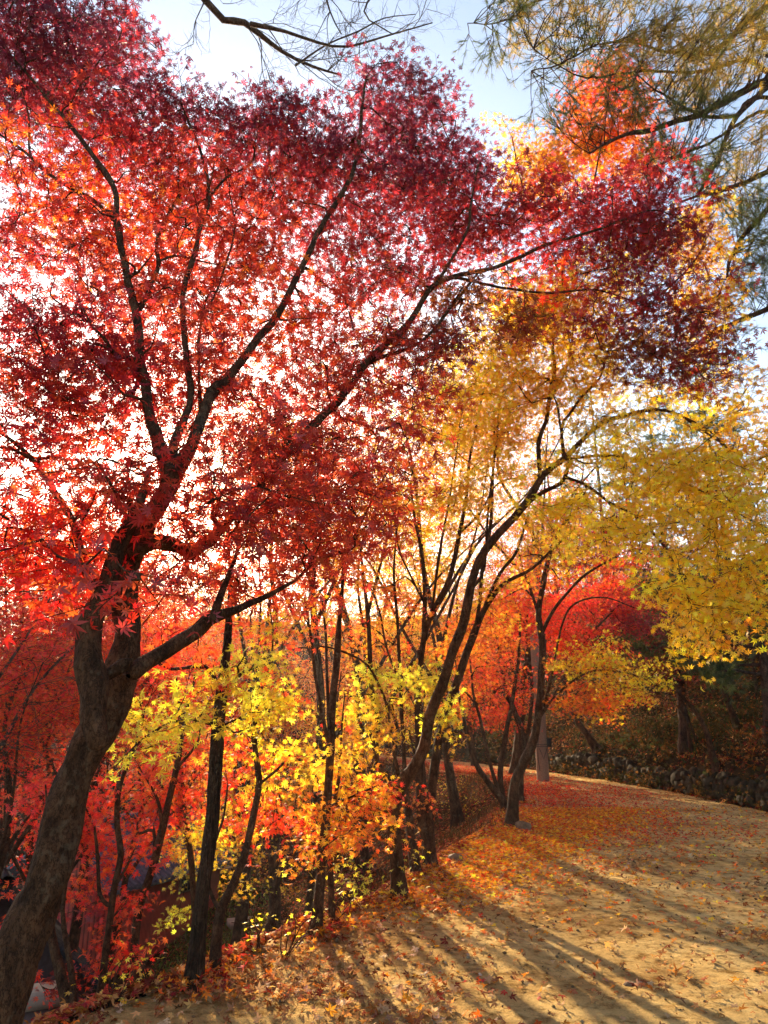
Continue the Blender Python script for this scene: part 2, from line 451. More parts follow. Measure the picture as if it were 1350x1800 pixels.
TREES = []; BASES = []
def build_tree(name, label, cat, limbs3d, ellips, leaf, rad, nleaf, cov=2.6, group=None, bark=None, tmpl=LEAF7,
               jit_n=0.85, twig=True, sides=10, rough=0.10, step=0.08, leafmat=None, crown_name='crown', minr=0.004, twr=1.0, mixing=0.35):
    """limbs3d: list of (n,4) arrays xyz+radius; ellips: list of (centre, radii, nspray, palette)"""
    base = limbs3d[0][0][:3]
    gz = float(hh(base[0], base[1]))
    root = thing(name, label, cat, (base[0], base[1], gz), group)
    org = np.array([base[0], base[1], gz])
    limbs3d = list(limbs3d)
    tb = Tubes(); SP_, ST_, SR_ = [], [], []
    if base[2] > gz + 0.05:     # carry the trunk on down to the ground
        a, b = limbs3d[0][0], limbs3d[0][1]
        dd = (a[:3] - b[:3]); k = min(1.5, (base[2] - gz) / max(0.2, -dd[2])) * .4
        foot = np.array([a[0] + dd[0] * k, a[1] + dd[1] * k, 0.0]); foot[2] = float(hh(foot[0], foot[1]))
        limbs3d = [np.concatenate([[[*foot, a[3] * 1.2]], limbs3d[0]])] + list(limbs3d[1:])
        base = foot; gz = foot[2]; root.location = [float(v) for v in foot]
        org = np.array(foot)
    for q, L in enumerate(limbs3d):
        C = catmull(L, step)
        P, R = C[:, :3], np.maximum(C[:, 3], 0.003)
        if q == 0:      # root flare
            dz = P[:, 2] - P[0, 2]
            R = R * (1 + 0.7 * np.exp(-np.abs(dz) / (R[0] * 1.8)))
            P = np.concatenate([[P[0] - (0, 0, 0.35)], P]); R = np.concatenate([[R[0] * 1.15], R])
        if q:
            t0 = P[1] - P[0]; t0 /= np.linalg.norm(t0) + 1e-9
            P = np.concatenate([[P[0] - t0 * R[0] * .9], [P[0] - t0 * R[0] * .5], P]); R = np.concatenate([[R[0] * .25], [R[0] * .8], R])
        t1 = P[-1] - P[-2]; t1 /= np.linalg.norm(t1) + 1e-9
        P = np.concatenate([P, [P[-1] + t1 * R[-1]]]); R = np.r_[R, R[-1] * .2]
        wob = np.stack([fbm(np.arange(len(P)) * .13 + q * 7, np.zeros(len(P)) + s * 9, 3, s) for s in range(3)], 1)
        P = P + wob * np.minimum(R, .03)[:, None] * 1.2
        tb.add(P, R, sides if R[0] > 0.02 else 6, rough, seed=q)
        T = np.gradient(P, axis=0); T /= np.linalg.norm(T, axis=1, keepdims=True) + 1e-9
        if q == 0: P, R, T = P[len(P) // 3:], R[len(P) // 3:], T[len(P) // 3:]
        SP_.append(P); ST_.append(T); SR_.append(R)
    tb.build('trunk', bark or M_BARK, root, org); BASES.append((org[0], org[1], limbs3d[0][0][3]))
    SPa = np.concatenate(SP_); STa = np.concatenate(ST_); SRa = np.concatenate(SR_)
    C, pals = [], []
    for cen, rr, k, pal in ellips:
        u = rng.normal(0, 1, (k, 3)); u /= np.linalg.norm(u, axis=1, keepdims=True)
        u *= rng.uniform(0, 1, (k, 1)) ** (1 / 2.2) * rng.uniform(.85, 1.3, (k, 1))
        C.append(np.asarray(cen) + u * np.asarray(rr)); pals += [pal] * k
    if not C: return root
    C = np.concatenate(C); pals = np.array(pals)
    swap = rng.uniform(0, 1, len(C)) < mixing
    near = [int(np.argsort(np.sum((C - C[i]) ** 2, 1))[rng.integers(1, min(len(C), 60))]) if swap[i] else i for i in range(len(C))]
    pals = pals[near]
    # keep crowns out of the ground
    g = hh(C[:, 0], C[:, 1]); C[:, 2] = np.maximum(C[:, 2], g + 0.15)
    dist0 = np.array([np.min(np.linalg.norm(SPa - c, axis=1)) for c in C])
    order = np.argsort(dist0)
    first = rng.uniform(0, 1, len(C)) < .12      # a few sprays carry real side branches
    order = np.concatenate([order[first[order]], order[~first[order]]])
    D = np.zeros_like(C)
    tw = Tubes()
    cap = len(SPa)
    buf = np.zeros((len(SPa) + len(C) * 6, 3)); bt = np.zeros_like(buf); br = np.zeros(len(buf))
    buf[:cap] = SPa; bt[:cap] = STa; br[:cap] = SRa
    for i in order:
        d = C[i] - buf[:cap]; L = np.linalg.norm(d, axis=1) + 1e-6
        cost = L * (1.25 - 0.45 * np.einsum('ij,ij->i', d, bt[:cap]) / L)
        j = int(np.argmin(cost))
        p0, t0, l = buf[j], bt[j], L[j]
        D[i] = C[i] - p0
        if D[i][0] == 0 and D[i][1] == 0: D[i] = (1, 0, 0)
        if twig:
            r0 = min(br[j] * 0.8, twr * (0.004 + 0.010 * l) * (1.9 if first[i] else 1)); r0 = max(r0, minr)
            mid = p0 + t0 * l * 0.28 + d[j] * 0.25 + rng.normal(0, 0.05, 3) * l
            mid2 = p0 + d[j] * 0.68 + rng.normal(0, 0.05, 3) * l + np.array([0, 0, 0.05 * l])
            end = C[i] + d[j] / l * rad * 0.7
            ctl = np.array([[*p0, r0], [*mid, r0 * .8], [*mid2, r0 * .6], [*C[i], r0 * .45], [*end, 0.0015]])
            Q = catmull(ctl, max(step, l / 8))
            tw.add(Q[:, :3], np.maximum(Q[:, 3], .0012), 5)
            # side twigs inside the spray
            for s in range(3):
                a = rng.uniform(.2, .9); q0 = C[i] * (1 - a) + end * a if s else C[i]
                dd = np.cross(d[j] / l, (0, 0, 1.0)) * (1 if s % 2 else -1) + d[j] / l * .7 + rng.normal(0, .2, 3)
                q1 = q0 + dd * rad * 0.6; q1[2] -= rad * .05
                tw.add(np.stack([q0, (q0 + q1) / 2 + rng.normal(0, .01, 3), q1]), [.0022, .0016, .001], 3)
            pts = Q[1::max(1, len(Q) // 5)][:6]
            T = np.gradient(pts[:, :3], axis=0) if len(pts) > 1 else d[j][None]
            T = T / (np.linalg.norm(T, axis=1, keepdims=True) + 1e-9)
            m = min(len(pts), len(buf) - cap)
            buf[cap:cap + m] = pts[:m, :3]; bt[cap:cap + m] = T[:m]; br[cap:cap + m] = pts[:m, 3]; cap += m
    if twig and tw.n: tw.build('twigs', bark or M_BARK, root, org)
    sprays_to_leaves(C, D, rad, nleaf, leaf, pals, tmpl, jit_n, leafmat or M_LEAF, crown_name, root, org)
    TREES.append((name, len(C), int(len(C) * nleaf)))
    return root
def limb(pts, Y0, Y1=None):
    """pts: (px, py, width px) along the limb; depth runs Y0 -> Y1"""
    if Y1 is None: Y1 = Y0
    L = np.array(pts, float)
    seg = np.r_[0, np.cumsum(np.hypot(np.diff(L[:, 0]), np.diff(L[:, 1])))]; seg /= seg[-1]
    out = []
    for (px, py, w), t in zip(L, seg):
        Y = Y0 + (Y1 - Y0) * t
        p = W(px, py, Y)
        out.append([*p, w * 0.5 * scale_at(px, py, Y)])
    return np.array(out)
def blob(cx, cy, rx, ry, Y, dY, pal, cov, rad):
    s = scale_at(cx, cy, Y)
    n = max(3, int(cov * (rx * ry * s * s) / (rad * rad * 0.5)))
    return (W(cx, cy, Y), (rx * s, dY, ry * s), n, pal)
def trace_tree(name, label, cat, basepx, limbs, blobs, leaf=0.036, rad=0.26, nleaf=34, cov=2.6, Yb=None, **kw):
    """basepx: pixel where the trunk meets the ground. limbs: [(pts, dY0, dY1)], first is the trunk (starts at the base)"""
    if Yb is None:
        g = ground_hit(*basepx)
        Yb = g[1]
    L3 = [limb(p, Yb + a, Yb + b) for p, a, b in limbs]
    E = [blob(b[0], b[1], b[2], b[3], Yb + b[4], b[5], b[6], cov * (b[7] if len(b) > 7 else 1), rad) for b in blobs]
    return build_tree(name, label, cat, L3, E, leaf, rad, nleaf, **kw)


# ================================================================== THE SETTING
def warp(a, b, n, c=0.0, k=3.0):
    t = np.linspace(-1, 1, n)
    w = np.sinh(k * t) / math.sinh(k)
    return np.where(w < 0, c + w * (c - a), c + w * (b - c))
gx = warp(-90, 60, 420, 0.5, 3.2); gy = warp(-25, 170, 460, 9, 3.0)
GX, GY = np.meshgrid(gx, gy)
d_ = GX - crest(GY); dr_ = redge(GY) - GX
under = sstep(0.05, 0.35, d_) * sstep(0.05, 0.35, dr_) * 0.07
GZ = hh(GX, GY) - under
def grid_faces(nx, ny):
    i, j = np.meshgrid(np.arange(ny - 1), np.arange(nx - 1), indexing='ij')
    a = i * nx + j
    return np.stack([a, a + 1, a + nx + 1, a + nx], -1).reshape(-1, 4)
gf = grid_faces(len(gx), len(gy))
ground = mesh_np('ground', np.stack([GX, GY, GZ], -1), gf.ravel(), np.full(len(gf), 4), M_SOIL, smooth=True)
ground['kind'] = 'structure'
py_ = warp(-20, 42, 620, 6.5, 2.2); pu = np.linspace(0, 1, 200)
PU, PY_ = np.meshgrid(pu, py_)
PX = crest(PY_) - 0.12 + PU * (redge(PY_) + 0.22 - crest(PY_) + 0.12) + 0.12 * fbm(PY_ * 1.3, PU * 0 + 2, 3, 4) * (1 - PU)
PZ = hh(PX, PY_) + 0.012 + 0.035 * fbm((PX - redge(PY_)) * 1.9, PY_ * .16, 3, 77) + 0.03 * fbm(PX * 2.2, PY_ * 2.2, 5, 21) + 0.012 * (fbm(PX * 14, PY_ * 14, 3, 5))
edge = sstep(0, .03, PU) * sstep(0, .03, 1 - PU)
PZ = PZ * edge + (hh(PX, PY_) - 0.05) * (1 - edge)
pf = grid_faces(len(pu), len(py_))
path = mesh_np('path', np.stack([PX, PY_, PZ], -1), pf.ravel(), np.full(len(pf), 4), M_PATH, smooth=True)
path['kind'] = 'structure'
def surf(x, y):      # height of what one would step on
    x = np.asarray(x, float); y = np.asarray(y, float)
    inside = (x > crest(y)) & (x < redge(y) + .1)
    return hh(x, y) + np.where(inside, 0.016 + 0.035 * fbm((x - redge(y)) * 1.9, y * .16, 3, 77) + 0.03 * fbm(x * 2.2, y * 2.2, 5, 21), 0.0)

# ------------------------------------------------------------------ leaf litter (uncountable)
def litter(name, label, x, y, size, pals, tmpl, lift=0.02, jit=0.35, curl=(0.1, 0.45)):
    n = len(x)
    e = 0.03
    z = surf(x, y); zx = (surf(x + e, y) - z) / e; zy = (surf(x, y + e) - z) / e
    nrm = np.stack([-zx, -zy, np.ones(n)], 1); nrm = np.clip(nrm, -1.5, 1.5)
    nrm += rng.normal(0, jit, (n, 3)); nrm[:, 2] = np.abs(nrm[:, 2]) + .2
    sz = size * rng.uniform(.55, 1.25, n)
    pos = np.stack([x, y, z + sz * rng.uniform(.05, .3, n) + rng.uniform(0, lift, n)], 1)
    v, f, fs, k = instance_leaves(tmpl, pos, nrm, rng.uniform(0, 6.28, n), sz, curl=rng.normal(curl[0], curl[1], n))
    col = np.zeros((n, 3)); pn = [p for p, _ in pals]; w = np.array([q for _, q in pals], float); w /= w.sum()
    ch = rng.choice(len(pn), n, p=w)
    for i, p in enumerate(pn): col[ch == i] = pick(p, int((ch == i).sum()), .22)
    o = mesh_np(name, v, f, fs, M_LITTER, None, colors=np.repeat(col, k, axis=0))
    o['kind'] = 'stuff'; o['label'] = label; o['category'] = 'leaves'
    return o
def scatter(n, ylo, yhi, dens, side='path', ypow=1.0, lo=None, hi=None):
    y = ylo + (yhi - ylo) * rng.uniform(0, 1, n) ** ypow
    if side == 'path': a, b = crest(y) - .1, redge(y) + .1
    elif side == 'slope': a, b = crest(y) - 9, crest(y) + .1
    else: a, b = redge(y), redge(y) + 14
    u = rng.uniform(0, 1, n)
    if side == 'slope': u = 1 - u ** 1.6
    x = a + (b - a) * u
    keep = rng.uniform(0, 1, n) < dens(x, y)
    return x[keep], y[keep]
def patch(x, y, sc, seed, lo=.0, hi=.25): return sstep(lo, hi, fbm(x * sc, y * sc, 4, seed))
# near path: sparse curled tan leaves, thick along the edge of the slope
def d_near(x, y):
    e = x - crest(y)
    return np.clip(.04 + .75 * np.exp(-e / .38) + .5 * patch(x, y, 1.1, 31, .03, .25) * (0.4 + .6 * patch(x, y, 4, 32, -.1, .2)), 0, 1) * np.clip(1.15 - .0 * y, 0, 1)
x, y = scatter(60000, 3.0, 10, d_near, ypow=1.3)
litter('fallen_leaves', 'dry curled tan and brown leaves strewn over the near sandy path', x, y, .045, [('tan', 6), ('tawny', 4), ('bronze', 3), ('orange', .7)], LEAF5, jit=.5, curl=(.5, .5))
# the carpet between the maples
def d_mid(x, y):
    e = x - crest(y)
    band = np.exp(-np.maximum(0, e - .5 - .20 * (y - 7)) / .35)
    return np.clip(band * sstep(6.5, 8.2, y) + .10 * patch(x, y, .8, 41) + .04, 0, 1)
x, y = scatter(60000, 6.3, 15, d_mid)
litter('fallen_leaves', 'thick carpet of orange and yellow maple leaves along the path edge', x, y, .040, [('orange', 5), ('amber', 5), ('redorange', 3), ('tawny', 3)], LEAF5, lift=.05)
def d_far(x, y):
    e = (x - crest(y)) / (redge(y) - crest(y))
    return np.clip((1.1 - 1.25 * e) * sstep(10, 13, y) * (.45 + .55 * patch(x, y, .7, 51, -.2, .1)) + .15 * patch(x, y, 1.3, 52), 0, 1)
x, y = scatter(52000, 10, 40, d_far, ypow=1.2)
litter('fallen_leaves', 'red maple leaves covering the far bend of the path', x, y, .042, [('red', 3), ('brick', 4), ('redorange', 3), ('crimson', 2)], LEAF3, lift=.04)
def d_right(x, y): return .50 * patch(x, y, .6, 61, 0, .25) * (.3 + .7 * patch(x, y, 3, 63, -.05, .2)) + .02
x, y = scatter(44000, 5, 24, d_right)
litter('fallen_leaves', 'scattered orange and brown leaves on the open sunny side of the path', x, y, .036, [('tawny', 6), ('bronze', 5), ('orange', 2), ('brick', 1)], LEAF5, jit=.45)
x, y = scatter(80000, 3.2, 36, lambda x, y: np.clip(.5 + .5 * patch(x, y, .5, 71, -.2, .2), 0, 1), 'slope', ypow=1.1)
litter('fallen_leaves', 'brown and rust leaf litter on the slope falling away from the path', x, y, .046, [('tawny', 2), ('brick', 2), ('bronze', 5), ('darkred', 2)], LEAF5, lift=.05)
x, y = scatter(90000, 11, 60, lambda x, y: np.clip(.6 + .4 * patch(x, y, .4, 81, -.2, .2), 0, 1), 'right', ypow=1.2)
litter('fallen_leaves', 'dark bronze leaf litter on the wooded bank above the stone wall', x, y, .07, [('bronze', 5), ('tawny', 2), ('darkred', 2)], LEAF3, lift=.08)

# pebbles and grit on the path
n = 26000
y = 3.2 + 16 * rng.uniform(0, 1, n) ** 1.6; x = crest(y) + (redge(y) - crest(y)) * rng.uniform(0, 1, n)
keep = rng.uniform(0, 1, n) < (.15 + .85 * patch(x, y, 1.6, 141, -.05, .2)); x, y = x[keep], y[keep]; n = len(x)
OCT = (np.array([(1, 0, 0), (0, 1, 0), (-1, 0, 0), (0, -1, 0), (.1, .1, .7), (0, 0, -.6)], float), [[0, 1, 4], [1, 2, 4], [2, 3, 4], [3, 0, 4], [1, 0, 5], [2, 1, 5], [3, 2, 5], [0, 3, 5]])
sz = .004 + .016 * rng.uniform(0, 1, n) ** 5
v, f, fs, kk = instance_leaves(OCT, np.stack([x, y, surf(x, y) + sz * .1], 1), rng.normal(0, .25, (n, 3)) + (0, 0, 1), rng.uniform(0, 6.28, n), sz)
v = v + rng.normal(0, .0012, v.shape)
peb = mesh_np('gravel', v, f, fs, M_GRASS, None, colors=np.repeat(pick('grit', n, .25), kk, axis=0)); peb['kind'] = 'stuff'; peb['label'] = 'small pebbles and clods of earth on the sandy path'; peb['category'] = 'gravel'

# ------------------------------------------------------------------ dry grass and undergrowth on the slope
def blades(name, label, x, y, h, pal, w=.006, lean=.4, kind='stuff', cat='grass'):
    n = len(x); z = surf(x, y) - .01
    hgt = h * rng.uniform(.4, 1.2, n); a = rng.uniform(0, 6.28, n); ln = rng.normal(0, lean, (n, 2)) * hgt[:, None]
    b0 = np.stack([x, y, z], 1); wv = np.stack([np.cos(a), np.sin(a), 0 * a], 1) * w
    mid = b0 + np.stack([ln[:, 0] * .35, ln[:, 1] * .35, hgt * .6], 1)
    tip = b0 + np.stack([ln[:, 0], ln[:, 1], hgt * .95], 1)
    v = np.stack([b0 - wv, b0 + wv, mid + wv * .7, mid - wv * .7, tip], 1).reshape(-1, 3)
    fl = (np.array([0, 1, 2, 3, 3, 2, 4])[None] + (np.arange(n) * 5)[:, None]).ravel()
    o = mesh_np(name, v, fl, np.tile([4, 3], n), M_GRASS, None, colors=np.repeat(pick(pal, n, .2), 5, axis=0))
    o['kind'] = kind; o['label'] = label; o['category'] = cat
    return o
x, y = scatter(36000, 12, 34, lambda x, y: np.clip(.05 + patch(x, y, .6, 91, -.1, .2), 0, 1), 'slope', ypow=1.0)
blades('dry_grass', 'dry brown grass and stalks on the slope beside the path', x, y, .2, 'straw', w=.006)
x, y = scatter(60000, 14, 40, lambda x, y: sstep(5.5, 7.5, crest(y) - x), 'slope')
blades('ground_cover', 'low green ground cover on the valley floor by the red wall', x, y, .14, 'green', w=.02, lean=.8)
x, y = scatter(36000, 13, 50, lambda x, y: sstep(.5, .9, x - redge(y)) * (.5 + .5 * patch(x, y, .5, 95)), 'right')
blades('undergrowth', 'dark tangled undergrowth on the bank behind the stone wall', x, y, .38, 'thicket', w=.012, lean=.9)

# ================================================================== MAIN TREES
G_EDGE = None
big = trace_tree('red_maple', 'large red maple leaning over the path edge, thick forked trunk at the near left', 'tree', None, [
    ([(-150, 2150, 141), (-90, 2020, 111), (-45, 1880, 92), (0, 1760, 83), (40, 1650, 74), (85, 1550, 67), (112, 1450, 61), (145, 1350, 59), (175, 1280, 62), (207, 1200, 59), (228, 1120, 45), (222, 1060, 40), (226, 1000, 38), (245, 945, 35), (280, 885, 32), (303, 835, 28)], 0, .5),
    ([(176, 1300, 38), (166, 1255, 44), (166, 1200, 48), (152, 1150, 44), (160, 1090, 40), (180, 1045, 36), (200, 985, 30), (222, 930, 26), (245, 880, 16), (262, 830, 8)], .0, .3),
    ([(170, 1195, 24), (198, 1182, 22), (225, 1165, 24)], .1, .15),
    ([(238, 1180, 36), (262, 1163, 30), (300, 1140, 28), (345, 1112, 26), (375, 1085, 23), (420, 1070, 14), (475, 1045, 9), (520, 1020, 6), (560, 985, 4), (610, 970, 2)], .2, 1.1),
    ([(375, 1086, 18), (390, 1040, 12), (412, 985, 8), (425, 930, 5)], .45, .9),
    ([(303, 838, 32), (281, 780, 24), (262, 720, 20), (246, 640, 17), (240, 560, 16), (222, 480, 13), (207, 390, 12), (200, 330, 9), (150, 255, 8), (90, 180, 6), (30, 110, 4), (0, 75, 3)], .5, 2.0),
    ([(204, 388, 9), (160, 350, 7), (100, 315, 6), (40, 265, 5), (-10, 230, 4)], 1.6, 1.6),
    ([(100, 315, 4), (55, 275, 4), (50, 205, 3), (38, 150, 2)], 1.6, 1.8),
    ([(241, 550, 11), (262, 510, 9), (277, 470, 8), (277, 420, 7), (300, 370, 6), (332, 318, 4)], 1.1, 2.2),
    ([(277, 460, 5), (310, 450, 4), (350, 458, 3), (400, 470, 2)], 1.4, 1.9),
    ([(301, 835, 20), (304, 780, 17), (326, 735, 14), (334, 700, 12), (330, 640, 11), (320, 560, 10), (323, 505, 9), (340, 450, 9), (352, 400, 8), (368, 345, 7), (353, 270, 5), (330, 210, 4)], .5, 2.2),
    ([(368, 345, 5), (400, 310, 4), (445, 280, 3), (447, 200, 2)], 2.0, 2.5),
    ([(305, 836, 30), (335, 790, 25), (357, 735, 22), (375, 690, 20), (415, 650, 16), (450, 600, 14), (490, 550, 13), (530, 470, 11), (560, 410, 10), (595, 350, 9), (625, 290, 8), (636, 200, 6), (642, 140, 3)], .5, 2.6),
    ([(352, 740, 6), (352, 580, 5), (385, 500, 4), (412, 400, 3), (395, 300, 2)], .9, 2.2),
    ([(240, 975, 30), (270, 952, 30), (305, 955, 26), (350, 965, 20), (420, 900, 16), (500, 800, 15), (560, 738, 15), (610, 682, 15), (650, 632, 13), (705, 585, 12), (740, 535, 10), (765, 500, 10), (820, 480, 8), (880, 468, 7), (950, 435, 6), (1060, 400, 4), (1150, 370, 3), (1220, 400, 2)], .4, 3.2),
    ([(765, 500, 7), (800, 445, 6), (822, 405, 5), (828, 360, 4), (840, 290, 3)], 1.9, 2.6),
    ([(800, 488, 6), (870, 503, 5), (960, 515, 4), (1050, 510, 3), (1140, 540, 2)], 2.1, 3.2),
    ([(650, 636, 8), (740, 600, 6), (800, 530, 6), (840, 480, 4)], 1.7, 2.3),
    ([(150, 1010, 14), (128, 915, 14), (100, 868, 12), (75, 830, 11), (40, 790, 8), (0, 760, 6), (-60, 720, 4)], .2, .9),
    ([(180, 1045, 14), (165, 1020, 14), (150, 1005, 14)], .1, .2),
], [
    # upper dome and left top
    (90, 120, 150, 150, 2.2, .7, 'purple', 1.2), (40, 60, 100, 120, 2.0, .6, 'purple', 1.1), (170, 70, 110, 90, 2.6, .6, 'purple', 1.1),
    (280, 205, 130, 65, 2.4, .4, 'purple', 1.2), (430, 225, 130, 60, 2.6, .4, 'purple', 1.2), (230, 260, 150, 90, 2.2, .6, 'crimson', 1.0),
    (80, 330, 130, 110, 1.9, .6, 'redorange', .9), (60, 420, 120, 80, 1.7, .5, 'crimson', .9), (330, 330, 130, 90, 2.4, .6, 'brick', .9),
    (480, 300, 130, 100, 2.6, .6, 'crimson', 1.1), (560, 255, 100, 70, 2.8, .5, 'purple', 1.2), (700, 175, 92, 88, 3.0, .5, 'purple', 1.2), (740, 255, 95, 80, 3.0, .5, 'purple', 1.2),
    (650, 310, 120, 80, 2.8, .6, 'purple', 1.1), (790, 320, 90, 70, 3.0, .6, 'purple', 1.3), (600, 400, 130, 80, 2.5, .6, 'crimson', .9), (450, 420, 120, 90, 2.2, .6, 'brick', 1.0),
    (750, 400, 130, 80, 2.8, .6, 'crimson', 1.2), (880, 390, 110, 60, 2.9, .6, 'crimson', 1.3), (1000, 390, 110, 60, 3.1, .6, 'crimson', 1.3),
    (1130, 345, 100, 70, 3.3, .5, 'crimson', 1.4), (1080, 430, 110, 60, 3.2, .5, 'crimson', 1.1), (1180, 430, 70, 70, 3.3, .5, 'darkred', .9),
    (1190, 550, 80, 90, 3.2, .5, 'darkred', .9), (1200, 640, 80, 60, 3.1, .5, 'darkred', .9), (1080, 520, 100, 70, 3.1, .5, 'crimson', .7), (1130, 610, 80, 50, 3.2, .5, 'bronze', .7),
    (960, 470, 90, 40, 2.9, .5, 'red', .6), (820, 540, 110, 60, 2.3, .5, 'bronze', 1.0), (900, 560, 60, 50, 2.5, .4, 'darkred', .7),
    (700, 500, 110, 60, 2.3, .5, 'crimson', .7), (600, 560, 110, 90, 1.9, .5, 'brick', .9), (480, 560, 110, 90, 1.7, .5, 'redorange', .75), (350, 480, 120, 100, 1.9, .6, 'brick', 1.0),
    (250, 420, 110, 90, 2.0, .5, 'redorange', .75), (140, 450, 110, 70, 1.6, .5, 'brick', .9), (250, 540, 110, 80, 1.5, .5, 'brick', 1.0),
    # middle band
    (60, 560, 120, 80, .7, .35, 'crimson', 1.1), (150, 620, 120, 80, .7, .35, 'crimson', 1.2), (50, 660, 110, 70, .6, .3, 'brick', 1.1), (60, 730, 110, 60, .6, .3, 'crimson', 1.0),
    (180, 720, 130, 80, 1.2, .4, 'brick', 1.2), (230, 610, 100, 70, 1.2, .4, 'crimson', .7), (320, 680, 130, 90, 1.2, .4, 'brick', .9), (430, 720, 100, 80, 1.3, .4, 'brick', .9), (380, 600, 100, 80, 1.4, .4, 'brick', .9),
    (700, 660, 110, 80, 1.8, .4, 'brick', 1.0), (560, 680, 100, 70, 1.6, .4, 'brick', .9), (640, 760, 110, 70, 1.5, .4, 'brick', 1.0), (520, 800, 120, 70, .9, .35, 'brick', 1.5), (760, 620, 80, 60, 2.0, .4, 'darkred', .7),
    (480, 880, 130, 60, .6, .3, 'brick', 1.4), (590, 860, 90, 70, 1.0, .3, 'brick', 1.3), (400, 930, 120, 50, .4, .25, 'brick', 1.3), (630, 920, 60, 60, 1.3, .3, 'brick', 1.2),
    (200, 810, 130, 60, .5, .3, 'brick', 1.1), (230, 890, 120, 50, .2, .2, 'brick', 1.2), (90, 900, 120, 50, .2, .25, 'red', 1.6), (120, 960, 130, 50, .1, .25, 'red', 1.6),
    (230, 1010, 55, 34, -.55, .15, 'brick', 1.2), (400, 840, 70, 50, .5, .3, 'brick', .8), (470, 980, 70, 40, .9, .3, 'brick', .8), (330, 1010, 80, 40, 1.0, .2, 'brick', 1.1), (540, 1010, 70, 36, 1.1, .25, 'brick', 1.0), (430, 1030, 60, 24, .9, .2, 'redorange', .7), (40, 980, 80, 50, .5, .3, 'red', 1.3), (90, 1030, 70, 30, .3, .2, 'red', 1.0),
    (560, 960, 80, 40, 1.4, .3, 'brick', 1.0), (660, 860, 70, 60, 1.8, .4, 'redorange', .9), (420, 1000, 100, 30, 1.4, .3, 'redorange', .6),
    (50, 820, 90, 60, .8, .3, 'brick', 1.2),
], leaf=.049, rad=.26, nleaf=30, cov=6.4, twr=1.7, minr=.006, Yb=2.9, sides=30, rough=.17, step=.035, jit_n=.85)

